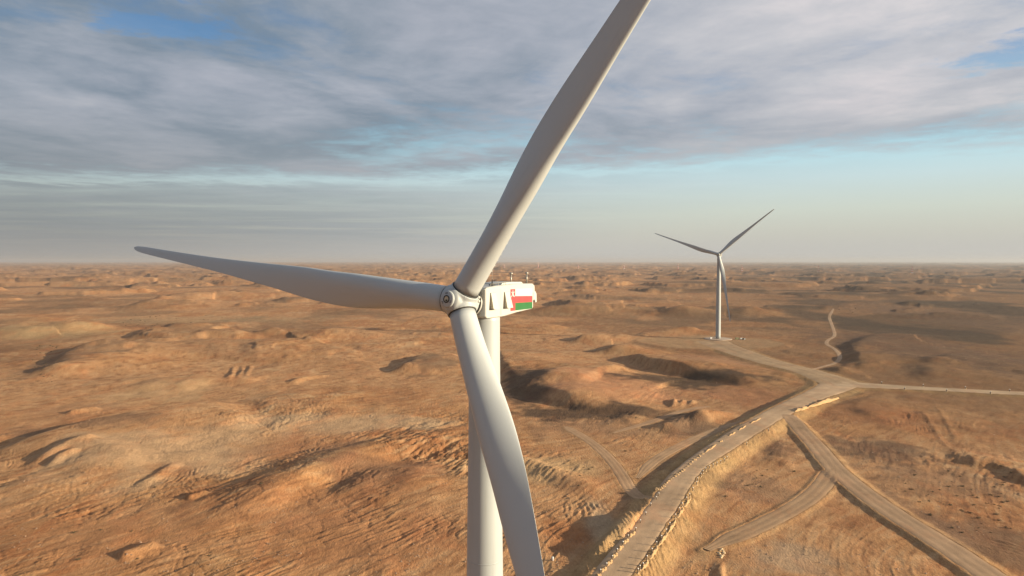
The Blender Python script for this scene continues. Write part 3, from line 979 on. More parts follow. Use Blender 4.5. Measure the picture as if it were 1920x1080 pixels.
def turbine(hub, yaw, phase, base_z, label, full=True):
    """hub: hub centre (x,y,z); yaw: angle of the rotor axis away from the camera direction, to the left"""
    a = Vector((-math.sin(yaw), -math.cos(yaw), 0))          # upwind, horizontal
    # local frame: X = rotor right seen from the front, Y = downwind, Z up
    right = Vector((math.cos(yaw), -math.sin(yaw), 0))
    down = -a
    tower_off = 4.36
    hubv = Vector(hub)
    base = hubv + down * tower_off
    root = empty('wind_turbine', (base.x, base.y, base_z))
    rot = Matrix((right, down, Vector((0, 0, 1)))).transposed()
    if rot.determinant() < 0:      # keep a proper rotation: x right, y downwind, z up
        raise ValueError
    root.rotation_euler = rot.to_euler()
    tag(root, label, 'wind turbine')
    H = hub[2] - base_z                                       # hub height above the base
    hub_l = Vector((0, -tower_off, H))
    # tilted rotor frame (local)
    up_t = Vector((0, math.sin(TILT), math.cos(TILT)))
    dn_t = Vector((0, math.cos(TILT), -math.sin(TILT)))
    rt = Vector((1, 0, 0))

    def RF(x_, y_, z_):      # rotor-frame point -> turbine local
        return hub_l + rt * x_ + dn_t * y_ + up_t * z_
    MR = Matrix.Translation(hub_l) @ Matrix((rt, dn_t, up_t)).transposed().to_4x4()

    # ---- tower
    zt = H - 1.55
    bm = bmesh.new()
    prof = [(2.30, 0), (2.28, zt * 0.2), (2.20, zt * 0.45), (1.98, zt * 0.68), (1.78, zt * 0.84), (1.70, zt * 0.94), (1.70, zt)]
    pf = []
    for (r0, z0), (r1, z1) in zip(prof, prof[1:]):
        for i in range(6):
            t = i / 6
            pf.append((r0 + (r1 - r0) * t, z0 + (z1 - z0) * t))
    pf.append(prof[-1])
    add_lathe(bm, pf, 72)
    tw = bm_obj('tower', bm, M_PAINT, root, True)
    for fz in (0.33, 0.66):
        bm = bmesh.new()
        rr = np.interp(zt * fz, [p_[1] for p_ in prof], [p_[0] for p_ in prof])
        add_lathe(bm, [(rr - .02, zt * fz - .05), (rr + .006, zt * fz - .05), (rr + .006, zt * fz + .05), (rr - .02, zt * fz + .05)], 72)
        bm_obj('flange_seam', bm, M_PAINT, tw, True)
    bm = bmesh.new()
    add_box(bm, (2.26, -0.0, 3.1), (0.12, 0.95, 2.2))
    bm_obj('tower_door', bm, M_BEIGE, tw)
    bm = bmesh.new()
    add_lathe(bm, [(1.74, zt - 0.02), (1.86, zt + 0.02), (1.86, zt + .30), (1.74, zt + .34)], 64)
    bm_obj('yaw_ring', bm, M_BEIGE, root, True)

    # ---- nacelle shell: side outline extruded across
    W = 1.95
    yo = -tower_off       # local y of the hub

    def nl(s, z, w):      # s metres behind the hub, z relative to the hub, w across
        return Vector((w, yo + s, H + z))
    side = [(1.95, 1.12), (2.25, 1.34), (4.0, 1.48), (7.8, 1.60), (11.15, 1.54), (11.6, 1.28), (11.65, 0.78), (11.3, 0.45),
            (11.3, -1.22), (11.1, -1.40), (7.9, -1.64), (5.6, -1.90), (4.9, -1.93), (2.2, -1.93), (1.95, -1.70)]
    bm = bmesh.new()
    NW = 12
    loops = []
    for wv, ins in ((-W, 0.14), (-W + 0.06, 0.04), (-W + 0.14, 0.0), (W - 0.14, 0.0), (W - 0.06, 0.04), (W, 0.14)):
        cs, cz = 6.2, -0.2
        lp = []
        for s, z in side:
            k_ = Vector((s - cs, z - cz))
            k_ = k_ * (1 - ins / max(k_.length, .5))
            lp.append(bm.verts.new(nl(cs + k_.x, cz + k_.y, wv)))
        loops.append(lp)
    n = len(side)
    for l0, l1 in zip(loops, loops[1:]):
        for i in range(n):
            bm.faces.new((l0[i], l0[(i + 1) % n], l1[(i + 1) % n], l1[i]))
    bm.faces.new(loops[0])
    bm.faces.new(loops[-1])
    nac = bm_obj('nacelle', bm, M_NAC, root)
    # rear lip of the shell
    bm = bmesh.new()
    add_prism(bm, [(11.31, 0.60), (11.65, 0.70), (12.0, 0.33), (12.05, -0.64), (11.8, -0.70), (11.6, -0.32), (11.31, -0.42)], -W + .15, W - .05, lambda u, v, h: nl(u, v, h))
    bm_obj('rear_cowl', bm, M_NAC, nac)
    # roof cover, slightly domed
    bm = bmesh.new()
    add_prism(bm, [(5.6, 1.54), (5.9, 1.72), (7.4, 1.80), (9.6, 1.76), (10.0, 1.55)], -1.35, 1.35, lambda u, v, h: nl(u, v, h))
    bm_obj('roof_cover', bm, M_NAC, nac)
    # side hoods over the air outlets
    for sd in (1, -1):
        for s0 in (2.75, 5.30):
            bm = bmesh.new()
            pts = [(s0, 0.78), (s0 + 1.25, 0.78), (s0 + 1.25, -0.98), (s0, -0.98)]
            v = [nl(s0, 0.80, sd * (W - .02)), nl(s0 + 1.0, 0.80, sd * (W - .02)), nl(s0 + 1.08, -0.98, sd * (W - .02)), nl(s0, -0.98, sd * (W - .02)),
                 nl(s0 + .06, 0.74, sd * (W + .10)), nl(s0 + .92, 0.74, sd * (W + .10)), nl(s0 + 1.08, -0.98, sd * (W + .50)), nl(s0, -0.98, sd * (W + .50))]
            vs = [bm.verts.new(q) for q in v]
            for f in ((0, 1, 2, 3), (4, 5, 6, 7), (0, 1, 5, 4), (1, 2, 6, 5), (2, 3, 7, 6)):
                bm.faces.new([vs[i] for i in f])
            # the mouth is set back inside
            iv = [nl(s0 + .07, 0.74, sd * (W - .01)), nl(s0 + .07, -0.96, sd * (W - .01)), nl(s0 + .07, -0.96, sd * (W + .45)), nl(s0 + .07, 0.72, sd * (W + .08))]
            hood = bm_obj('air_hood', bm, M_NAC, nac)
            bm = bmesh.new()
            bm.faces.new([bm.verts.new(q) for q in iv])
            bm_obj('hood_mouth', bm, M_BEIGE, hood)
    bm = bmesh.new()
    add_box(bm, nl(4.75, -1.30, W + .0), (0.03, 0.12, 0.85))
    bm_obj('side_latch', bm, M_BEIGE, nac)
    bm = bmesh.new()
    add_box(bm, nl(4.72, -0.2, W - .004), (0.02, 0.03, 2.6))
    bm_obj('panel_joint', bm, M_BEIGE, nac)
    # front bulkhead ring between rotor and nacelle
    bm = bmesh.new()
    Mz = MR @ Matrix.Rotation(R(-90), 4, 'X')     # lathe z -> rotor y (downwind)
    add_lathe(bm, [(1.40, 1.50), (1.66, 1.50), (1.66, 1.64), (1.40, 1.64)], 56, Mz, True)
    bm_obj('rotor_seal', bm, M_RUBBER, root, True)
    bm = bmesh.new()
    add_lathe(bm, [(1.50, 1.6), (1.58, 1.66), (1.62, 2.3), (1.5, 2.4)], 56, Mz)
    bm_obj('shaft_collar', bm, M_NAC, root, True)

    # ---- hub: smooth casting with three blade sockets
    bm = bmesh.new()
    add_lathe(bm, [(0.01, -1.95), (0.85, -1.93), (1.18, -1.72), (1.32, -1.35), (1.40, -0.7), (1.50, 0), (1.58, 0.9), (1.60, 1.48), (0.01, 1.48)], 48, Mz)
    for k_ in range(3):
        ph = phase + k_ * 2 * math.pi / 3
        dv = rt * math.cos(ph) + up_t * math.sin(ph)
        dv = (dv * math.cos(CONE) - dn_t * math.sin(CONE)).normalized()
        add_tube(bm, hub_l, hub_l + dv * 1.36, 1.60, 1.58, 48)
    hubo = bm_obj('hub', bm, M_PAINT, root, True)
    md = hubo.modifiers.new('fuse', 'REMESH')
    md.mode = 'VOXEL'
    md.voxel_size = 0.075 if full else 0.2
    md.use_smooth_shade = True
    sm = hubo.modifiers.new('soften', 'SMOOTH')
    sm.factor, sm.iterations = 0.5, 14 if full else 4
    # nose plate
    bm = bmesh.new()
    add_lathe(bm, [(0.01, -2.10), (0.74, -2.09), (0.86, -2.02), (0.90, -1.86)], 40, Mz)
    nose = bm_obj('nose_plate', bm, M_PAINT, hubo, True)
    bm = bmesh.new()
    add_lathe(bm, [(0.29, -2.15), (0.40, -2.15), (0.40, -2.08), (0.29, -2.08)], 32, Mz, True)
    bm_obj('hatch_rim', bm, M_RUBBER, nose, True)
    bm = bmesh.new()
    add_lathe(bm, [(0.01, -2.115), (0.295, -2.115), (0.295, -2.09)], 24, Mz)
    bm_obj('hatch', bm, M_BEIGE, nose)
    bm = bmesh.new()
    add_box(bm, RF(0.03, -2.14, -0.14), (0.2, 0.05, 0.16))
    bm_obj('hatch_handle', bm, M_RUBBER, nose)
    for k_ in range(3):
        t = R(95 + 120 * k_)
        bm = bmesh.new()
        for q in (-.10, .10):
            add_box(bm, RF(.62 * math.cos(t + q * 1.4), -2.10, .62 * math.sin(t + q * 1.4)), (0.13, 0.03, 0.10))
        bm_obj('nose_vent', bm, M_DARK, nose)
    for q in ((1.45, 0.2, 0.25), (1.5, 1.25, 0.5), (1.52, 1.25, 0.1)):
        bm = bmesh.new()
        c_ = RF(q[0], q[1], q[2])
        add_lathe(bm, [(0.01, -.05), (.14, -.04), (.16, .05), (.10, .16), (.01, .18)], 12, Matrix.Translation(c_) @ Matrix.Rotation(R(80), 4, 'Y') @ Matrix.Scale(.5 if q[1] < 1 else 1.15, 4))
        bm_obj('hub_bolt', bm, M_NAC if q[1] > 1 else M_DARK, hubo, True)

    # ---- blades
    for k_ in range(3):
        ph = phase - k_ * 2 * math.pi / 3
        d = rt * math.cos(ph) + up_t * math.sin(ph)
        t = rt * math.sin(ph) - up_t * math.cos(ph)          # leading edge travels this way
        d2 = d * math.cos(CONE) - dn_t * math.sin(CONE)
        dn2 = dn_t * math.cos(CONE) + d * math.sin(CONE)
        Mb = Matrix((-t, dn2, d2)).transposed()
        ob = link_mesh('blade', BLADE_ME, M_BLADE, root)
        Mw = Matrix.Translation(hub_l) @ Mb.to_4x4()
        ob.matrix_local = Mw
        f = tag(link_mesh('vortex_fins', FIN_ME, M_BLADE, ob), kind='stuff')
        bm = bmesh.new()
        add_lathe(bm, [(1.30, 1.34), (1.485, 1.34), (1.485, 1.44), (1.30, 1.44)], 56, None, True)
        bm_obj('root_seal', bm, M_RUBBER, ob, True)

    # ---- roof gear
    bm = bmesh.new()
    add_tube(bm, nl(4.3, 1.5, 1.1), nl(4.3, 3.35, 1.1), 0.022, 0.012, 6)
    mst = bm_obj('lightning_rod', bm, M_STEEL, nac)
    bm = bmesh.new()
    for dx in (-.28, .28):
        add_tube(bm, nl(4.3 + dx, 1.48, 1.1 - dx), nl(4.3, 2.15, 1.1), 0.045, 0.03, 6)
    add_box(bm, nl(4.3, 1.56, 1.1), (0.5, 0.5, 0.12))
    bm_obj('rod_bracket', bm, M_RUBBER, mst)
    for w_ in (-1.35, 1.55):
        bm = bmesh.new()
        add_tube(bm, nl(3.4, 1.66, w_), nl(6.2, 1.84, w_), 0.028, seg=6)
        for s_ in (3.4, 4.8, 6.2):
            add_tube(bm, nl(s_, 1.42, w_), nl(s_, 1.66 + (s_ - 3.4) * .064, w_), 0.025, seg=6)
        bm_obj('roof_rail', bm, M_STEEL, nac)
    for s_, w_ in ((7.7, 1.25), (10.9, 1.25)):
        bm = bmesh.new()
        add_tube(bm, nl(s_, 1.55, w_), nl(s_, 2.62, w_), 0.085, 0.07, 10)
        post = bm_obj('sensor_mast', bm, M_STEEL, nac, True)
        bm = bmesh.new()
        add_lathe(bm, [(.01, 0), (.10, .01), (.20, .10), (.20, .20), (.10, .26), (.01, .27)], 14, Matrix.Translation(nl(s_, 2.60, w_)))
        bm_obj('sensor_head', bm, M_STEEL, post, True)

    # ---- flag on both flanks
    if full:
        for sd in (1,):
            xw = W + 0.006

            def quad(name, mat, pts, lift=0.0, par=None):
                bm = bmesh.new()
                add_prism(bm, pts, sd * (xw + lift - .006), sd * (xw + lift), lambda u, v, h: nl(u, v, h))
                return bm_obj(name, bm, mat, par)
            s0, s1, s2 = 6.55, 7.50, 11.02
            zt_, zb_ = 1.02, -1.40
            hh = zt_ - zb_
            fl = quad('flag_decal', M_RED, [(s0, zt_), (s1, zt_), (s1, zb_), (s0, zb_)], 0, nac)
            quad('white_stripe', M_WHITE, [(s1, zt_), (s2, zt_), (s2, zt_ - hh * .38), (s1, zt_ - hh * .33)], 0, fl)
            quad('red_stripe', M_RED, [(s1, zt_ - hh * .33), (s2, zt_ - hh * .38), (s2, zt_ - hh * .67), (s1, zt_ - hh * .645)], 0, fl)
            quad('green_stripe', M_GREEN, [(s1, zt_ - hh * .645), (s2, zt_ - hh * .67), (s2, zb_ + .04), (s1, zb_)], 0, fl)
            # crossed swords with a dagger between them
            ec = (7.03, 0.50)
            bm = bmesh.new()

            def strip(pts, wd_):
                for (u0, v0), (u1, v1) in zip(pts, pts[1:]):
                    dx, dy = u1 - u0, v1 - v0
                    L = math.hypot(dx, dy)
                    nx, ny = -dy / L * wd_ / 2, dx / L * wd_ / 2
                    add_prism(bm, [(u0 + nx, v0 + ny), (u1 + nx, v1 + ny), (u1 - nx, v1 - ny), (u0 - nx, v0 - ny)], sd * (xw + .002), sd * (xw + .010), lambda u, v, h: nl(u, v, h))
            e = lambda q: [(ec[0] + u * 1.0, ec[1] + v * 1.0) for u, v in q]
            strip(e([(-.34, -.36), (-.12, -.12), (.08, .06), (.30, .22)]), .085)
            strip(e([(.34, -.36), (.12, -.12), (-.08, .06), (-.30, .22)]), .085)
            strip(e([(0, .38), (0, .10), (0.0, -.14), (.16, -.30)]), .12)
            strip(e([(-.16, -.02), (.16, -.02)]), .08)
            bm_obj('emblem', bm, M_WHITE, fl)
    return root


cam_z = CAM_H
near_hub = (-5.5061, 71.3116, cam_z - 4.1738)
turbine(near_hub, 0.6045, 3.066, -10.1, 'large foreground wind turbine with a red, white and green flag on its nacelle')
fh = (197.76, 654.26, cam_z + 5.983)
fbase = (fh[0] + math.sin(R(22.419)) * 4.36, fh[1] + math.cos(R(22.419)) * 4.36)
fz = float(z_low(*fbase)) + 0.9
turbine(fh, R(22.419), R(161.819), fz + 0.35, 'distant white wind turbine on a round concrete pad beyond the road junction', full=False)


def disc(name, c, z0, z1, r0, r1, mat, seg=40):
    bm = bmesh.new()
    add_lathe(bm, [(r0, z0), (r1, z1), (0.01, z1)], seg, Matrix.Translation((c[0], c[1], 0)))
    return bm_obj(name, bm, mat)


o = disc('concrete_pad', fbase, fz - 0.8, fz + 0.36, 13.6, 13.0, M_CONCRETE)
tag(o, 'round concrete foundation under the distant wind turbine', 'foundation')
nb = (near_hub[0] + math.sin(.6045) * 4.36, near_hub[1] + math.cos(.6045) * 4.36)
o = disc('concrete_pad', nb, -11.5, -10.05, 10.0, 9.5, M_CONCRETE)
tag(o, 'round concrete foundation under the foreground wind turbine', 'foundation')


# ------------------------------------------------------------------ roadside posts, berms and heaps
def surf(px, py, up=0.0):
    p = ground_at(px, py, up)
    zz = terrain(np.array([p[0]]), np.array([p[1]]))[0][0]
    return Vector((p[0], p[1], float(zz)))


def make_post():
    root = empty('marker_post')
    bm = bmesh.new()
    add_tube(bm, (0, 0, -.2), (0, 0, 1.05), 0.16, 0.14, 10)
    bm_obj('pole', bm, M_POST, root, True)
    bm = bmesh.new()
    add_lathe(bm, [(.16, 1.0), (.175, 1.12), (.12, 1.20), (.01, 1.21)], 10)
    bm_obj('cap', bm, M_MASTWHITE, root, True)
    bm = bmesh.new()
    add_lathe(bm, [(.30, -.15), (.27, .08), (.12, .14), (.01, .14)], 10)
    bm_obj('footing', bm, M_STONE, root, True)
    return root


post_px_right = [(1363, 859), (1358, 862.5), (1351, 866.5), (1344, 871), (1337, 874.5), (1330, 878.5), (1323, 883), (1318, 888), (1314.5, 893), (1308, 902), (1306, 908),
                 (1299, 919), (1293, 930), (1287, 938.5), (1279, 950), (1274, 959), (1266, 971), (1256, 986), (1249, 998), (1240, 1011), (1231, 1024), (1222, 1036),
                 (1213, 1050), (1206, 1062), (1200, 1069), (1196, 1075)]
post_px_right2 = [(1400, 833.5), (1441, 807)]
post_px_left = [(1235, 930), (1231, 937), (1220, 949.5), (1211, 966.5), (1201, 981), (1192, 996), (1178, 1010), (1168, 1022), (1157, 1036), (1148, 1049), (1137, 1063), (1126, 1075)]
ORD = ('first second third fourth fifth sixth seventh eighth ninth tenth eleventh twelfth thirteenth fourteenth fifteenth sixteenth seventeenth '
       'eighteenth nineteenth twentieth twenty-first twenty-second twenty-third twenty-fourth twenty-fifth twenty-sixth').split()
post0 = None
for side_, lst in (('right', post_px_right), ('right2', post_px_right2), ('left', post_px_left)):
    for k_, (px, py) in enumerate(lst):
        v = surf(px, py, 2.1)
        o = make_post() if post0 is None else copy_tree(post0)
        if post0 is None:
            post0 = o
        o.location = v
        o.rotation_euler = (rng.uniform(-.05, .05), rng.uniform(-.05, .05), rng.uniform(0, 6))
        if side_ == 'right':
            tag(o, ORD[len(lst) - 1 - k_] + ' marker post up the road\'s right edge, counted from the lower frame edge', 'post', 'marker posts along the right road edge')
        elif side_ == 'right2':
            tag(o, ('lone dark marker post on the right road edge where its shadow crosses the gravel', 'lone dark marker post on the right road edge nearest the road fork')[k_], 'post', 'lone posts on the right road edge')
        else:
            tag(o, ORD[len(lst) - 1 - k_] + ' marker post up the road\'s left edge, counted from the lower frame edge', 'post', 'marker posts along the left road edge')
side_posts = [(1653, 718), (1696, 730.5), (1731, 724), (1775, 734), (1810, 729), (1857, 738.5), (1893, 734)]
for k_, (px, py) in enumerate(side_posts):
    v = surf(px, py, 0.7)
    o = copy_tree(post0)
    o.location = v
    o.scale = (1.9, 1.9, 1.15)
    tag(o, ORD[k_] + ' dark post from the junction beside the gravel road that leaves to the right', 'post', 'posts along the right hand side road')


def lump_mesh(name, L, Wd, Hh, seed, n=22, m=12):
    me = bpy.data.meshes.new(name)
    V, Fc = [], []
    for i in range(n):
        t = i / (n - 1)
        e = math.sin(math.pi * t) ** 0.45
        for j in range(m):
            u = j / (m - 1)
            a = math.pi * u
            nz = 1 + 0.30 * math.sin(seed * 3 + t * 17) * math.sin(seed + u * 9 + t * 5) + 0.12 * math.sin(t * 40 + seed)
            V.append(((t - .5) * L, -math.cos(a) * Wd / 2 * e * nz, math.sin(a) * Hh * e * nz - .12))
    for i in range(n - 1):
        for j in range(m - 1):
            Fc.append((i * m + j, i * m + j + 1, (i + 1) * m + j + 1, (i + 1) * m + j))
    me.from_pydata(V, [], Fc)
    me.shade_smooth()
    set_soil(me, np.tile((0.42, 0.27, 0.14), (len(V), 1)))
    return me


berms = [lump_mesh('sand_berm', 1.0, 1.3, 0.75, s) for s in (1, 2.3, 4.1)]


def berm(p0, p1, label, group, lift=2.1, w=1.0):
    a, b = surf(*p0, lift), surf(*p1, lift)
    d = b - a
    L = math.hypot(d.x, d.y)
    # a new mesh size for each stretch: scale along x only
    o = link_mesh('sand_berm', berms[rng.randrange(3)], M_BERM)
    o.location = (a + b) / 2
    o.rotation_euler = (0, -math.atan2(d.z, L), math.atan2(d.y, d.x))
    o.scale = (L * .96, w, w)
    tag(o, label, 'berm', group)


lp = post_px_left[5:]
for k_, (a_, b_) in enumerate(zip(lp, lp[1:] + [(1116, 1088)])):
    berm(a_, b_, ORD[6 - k_] + ' sand berm up the road\'s left edge, counted from the lower frame edge', 'sand berms between the left posts')
rp = post_px_right[12:]
for k_, (a_, b_) in enumerate(zip(rp[::2], rp[2::2])):
    berm((a_[0] + 3, a_[1]), (b_[0] + 3, b_[1]), ORD[len(rp[2::2]) - 1 - k_] + ' low sand berm up the road\'s right edge, counted from the lower frame edge', 'sand berms between the right posts', w=.7)
for a_, b_, l_ in (((1319, 851), (1346, 832), 'long bright sand berm on the left road edge beyond the last heap'),
                   ((1349, 830), (1355, 826.5), 'very short sand berm in the gap of the left road edge'),
                   ((1365, 819), (1381, 809.5), 'sand berm on the left road edge with a dark hollow behind it'),
                   ((1383, 808.5), (1401, 797.5), 'sand berm on the left road edge nearer the junction'),
                   ((1404, 796), (1430, 783), 'sand berm on the left road edge closest to the junction')):
    berm(a_, b_, l_, 'long sand berms along the left road edge', w=.9)
for a_, b_, l_ in (((1513, 768), (1575, 745), 'long sand ridge beside the junction, right of the gravel road'),
                   ((1488, 777), (1516, 767), 'bright sand ridge at the mouth of the branch road')):
    berm(a_, b_, l_, 'sand ridges right of the road near the junction', lift=1.0, w=1.8)

heap_mes = []
for s in range(4):
    bm = bmesh.new()
    bmesh.ops.create_icosphere(bm, subdivisions=3, radius=1.0)
    for v in bm.verts:
        c_ = v.co
        k_ = 1 + 0.22 * math.sin(c_.x * 4 + s * 2) * math.cos(c_.y * 5 + s) + 0.12 * math.sin(c_.z * 9 + c_.x * 7 + s)
        v.co = Vector((c_.x * k_, c_.y * k_ * .85, max(c_.z, -.2) * k_ * .75))
    me = bpy.data.meshes.new('rubble_heap')
    bm.to_mesh(me)
    bm.free()
    me.shade_smooth()
    set_soil(me, np.tile((0.40, 0.265, 0.145), (len(me.vertices), 1)))
    heap_mes.append(me)
hp = [(1317, 852), (1311, 856), (1307, 859), (1302, 863), (1297, 867), (1293, 871), (1289, 875), (1285, 878), (1281, 882), (1277, 884.5), (1273, 887.5),
      (1269, 890.5), (1265, 893.5), (1261, 896.5), (1257, 899.5), (1253, 902.5), (1250, 906), (1246, 909), (1243, 912.5), (1240, 916), (1236, 918.5), (1231, 918.5)]
for k_, (px, py) in enumerate(hp):
    v = surf(px, py, 2.1)
    o = link_mesh('rubble_heap', heap_mes[k_ % 4], M_BERM)
    s_ = rng.uniform(.55, .95)
    o.location = v + Vector((0, 0, .05))
    o.rotation_euler = (0, 0, rng.uniform(0, 6))
    o.scale = (s_, s_ * rng.uniform(.8, 1.2), s_ * rng.uniform(.8, 1.1))
    tag(o, ORD[k_] + ' pale rubble heap down the left road edge, from the long bright berm', 'heap', 'rubble heaps along the left road edge')


# ------------------------------------------------------------------ small things about the plain
def pickup():
    root = empty('pickup_truck')
    bm = bmesh.new()
    add_prism(bm, [(-2.6, .45), (2.5, .45), (2.6, .75), (2.5, 1.0), (1.0, 1.12), (-2.6, 1.12)], -.9, .9, lambda u, v, h: Vector((u, h, v)))
    bm_obj('body', bm, M_CAR, root)
    bm = bmesh.new()
    add_prism(bm, [(-.9, 1.12), (1.0, 1.12), (.45, 1.75), (-.75, 1.78)], -.78, .78, lambda u, v, h: Vector((u, h, v)))
    bm_obj('cab', bm, M_GLASS, root)
    bm = bmesh.new()
    add_box(bm, (-.15, 0, 1.80), (1.15, 1.45, .06))
    bm_obj('cab_roof', bm, M_MASTWHITE, root)
    for wx_ in (-1.65, 1.6):
        for wy_ in (-.86, .86):
            bm = bmesh.new()
            add_tube(bm, (wx_, wy_ - .13, .38), (wx_, wy_ + .13, .38), .38, seg=16)
            bm_obj('wheel', bm, M_TYRE, root, True)
    return root


t = pickup()
t.location = surf(1302, 619, 0)
t.rotation_euler = (0, 0, 0.2)
tag(t, 'small dark pickup truck parked on the plain left of the distant turbine', 'pickup truck')

v = Vector((fbase[0], fbase[1], fz + .36))
st = empty('entry_stairs', (v.x - 2.6, v.y - 0.6, v.z))
bm = bmesh.new()
for k_ in range(6):
    add_box(bm, (-.3 - k_ * .42, 0, 1.9 - k_ * .33), (.40, 1.1, .06))
bm_obj('treads', bm, M_STEEL, st)
for yy in (-.55, .55):
    bm = bmesh.new()
    add_tube(bm, (0, yy, 1.95), (-2.7, yy, .1), .07, seg=6)
    add_tube(bm, (0, yy, 3.0), (-2.7, yy, 1.1), .05, seg=6)
    add_tube(bm, (0, yy, 1.9), (0, yy, 3.0), .05, seg=6)
    add_tube(bm, (-2.6, yy, 0), (-2.6, yy, 1.1), .05, seg=6)
    bm_obj('handrail', bm, M_STEEL, st)
tag(st, 'steel entry stairs at the foot of the distant turbine tower', 'stairs')
cb = empty('switch_cabinet', (v.x - 7.2, v.y - 1.5, v.z))
bm = bmesh.new()
add_box(bm, (0, 0, .85), (1.6, 1.2, 1.7))
bm_obj('casing', bm, M_MASTWHITE, cb)
bm = bmesh.new()
add_box(bm, (0, 0, 1.76), (1.8, 1.4, .1))
bm_obj('lid', bm, M_DARK, cb)
tag(cb, 'small pale switch cabinet left of the distant turbine tower', 'cabinet')

for k_, (dx, dy, m_, sx, sy, sz, lb, ct) in enumerate((
        (17.0, -4.5, M_OLIVE, 3.4, 2.0, 1.7, 'olive covered crate on the right rim of the turbine foundation', 'crate'),
        (20.6, -5.0, M_MASTWHITE, 1.8, 1.6, 1.5, 'pale equipment box beside the olive crate', 'box'),
        (23.0, -6.0, M_CAR, 2.4, 1.8, 1.3, 'dark equipment box at the outer end of the pile by the foundation', 'box'))):
    e = empty('equipment_box', (fbase[0] + dx, fbase[1] + dy, surf(1345, 637)[2]))
    e.location.z = float(terrain(np.array([fbase[0] + dx]), np.array([fbase[1] + dy]))[0][0])
    e.rotation_euler = (0, 0, .3 * k_)
    bm = bmesh.new()
    add_box(bm, (0, 0, sz / 2), (sx, sy, sz), None, .93)
    bm_obj('case', bm, m_, e)
    bm = bmesh.new()
    for q in (-.3, .3):
        add_box(bm, (q * sx, 0, sz + .04), (.14, sy * .96, .08))
    bm_obj('strap', bm, M_DARK, e)
    tag(e, lb, ct)


# small white drum left of the road at the lower edge
dr = empty('white_drum', surf(1036, 1051))
bm = bmesh.new()
add_lathe(bm, [(.30, 0), (.32, .3), (.30, .62), (.31, .9), (.01, .9)], 16)
bm_obj('drum_body', bm, M_WHITE, dr, True)
bm = bmesh.new()
add_lathe(bm, [(.325, .28), (.335, .30), (.325, .34)], 16)
bm_obj('drum_ring', bm, M_RED, dr, True)
tag(dr, 'small white drum lying alone on the sand right of the lower blade', 'drum')

# ring of stones round the culvert mouth
for k_, (px, py) in enumerate([(1350, 1034), (1353, 1032), (1356, 1034), (1357, 1037), (1356, 1041), (1353, 1043), (1350, 1041), (1348, 1038), (1352, 1046)]):
    o = link_mesh('stone', heap_mes[k_ % 4].copy(), None)
    o.data.materials.clear()
    o.data.materials.append(M_STONE)
    o.location = surf(px, py)
    s_ = rng.uniform(.30, .5)
    o.scale = (s_, s_, s_ * .9)
    o.rotation_euler = (0, 0, rng.uniform(0, 6))
    tag(o, ORD[k_] + ' pale stone clockwise in the small ring at the end of the sand bank', 'stone', 'ring of stones at the end of the sand bank')


# ------------------------------------------------------------------ lattice masts on the far plain
def mast_section(z0, z1, w0, w1):
    bm = bmesh.new()
    t = 0.8
    c0 = [(-w0, -w0), (w0, -w0), (w0, w0), (-w0, w0)]
    c1 = [(-w1, -w1), (w1, -w1), (w1, w1), (-w1, w1)]
    for i in range(4):
        j = (i + 1) % 4
        add_tube(bm, (*c0[i], z0), (*c1[i], z1), t, t, 4, False)
        add_tube(bm, (*c0[i], z0), (*c1[j], z1), t * .6, t * .6, 4, False)
        add_tube(bm, (*c0[j], z0), (*c1[i], z1), t * .6, t * .6, 4, False)
        add_tube(bm, (*c1[i], z1), (*c1[j], z1), t * .6, t * .6, 4, False)
    return bm


def make_mast():
    root = empty('lattice_mast')
    Hm, n = 44.0, 7
    for i in range(n):
        z0, z1 = Hm * i / n, Hm * (i + 1) / n
        f = lambda z: 4.6 * (1 - z / Hm) ** 1.15 + .75
        bm_obj('red_section' if i % 2 == 0 else 'white_section', mast_section(z0, z1, f(z0), f(z1)), M_MASTRED if i % 2 == 0 else M_MASTWHITE, root)
    for z in (31, 37.5, 43.0):
        bm = bmesh.new()
        for s_ in (-1, 1):
            add_tube(bm, (0, 0, z + .8), (s_ * 6.5, 0, z), .32, .2, 4)
            add_tube(bm, (0, 0, z - 1.2), (s_ * 6.5, 0, z), .28, .2, 4)
        bm_obj('cross_arm', bm, M_MASTWHITE, root)
    return root


mp = [(945, 503.3), (1009, 503.6), (1084, 504.3), (1170, 505.6), (1271, 507.4), (1391, 509.5), (1534.5, 512.2), (1710, 514.8)]
ml = ['red and white lattice mast on the horizon, leftmost, beside the upright blade', 'red and white lattice mast standing above the nacelle roof on the horizon',
      'red and white lattice mast on the plain just right of the flagged nacelle', 'red and white lattice mast halfway between the flagged nacelle and the distant turbine',
      'red and white lattice mast first to the left of the distant turbine', 'red and white lattice mast just right of the distant turbine',
      'red and white lattice mast straight beyond the winding track', 'tallest looking red and white lattice mast, rightmost on the plain']
mast0 = None
for (px, py), lb in zip(mp, ml):
    o = make_mast() if mast0 is None else copy_tree(mast0)
    mast0 = mast0 or o
    v = surf(px, py)
    o.location = (v.x, v.y, v.z - 1)
    o.rotation_euler = (0, 0, 1.15)
    tag(o, lb, 'mast', 'lattice masts across the far plain')


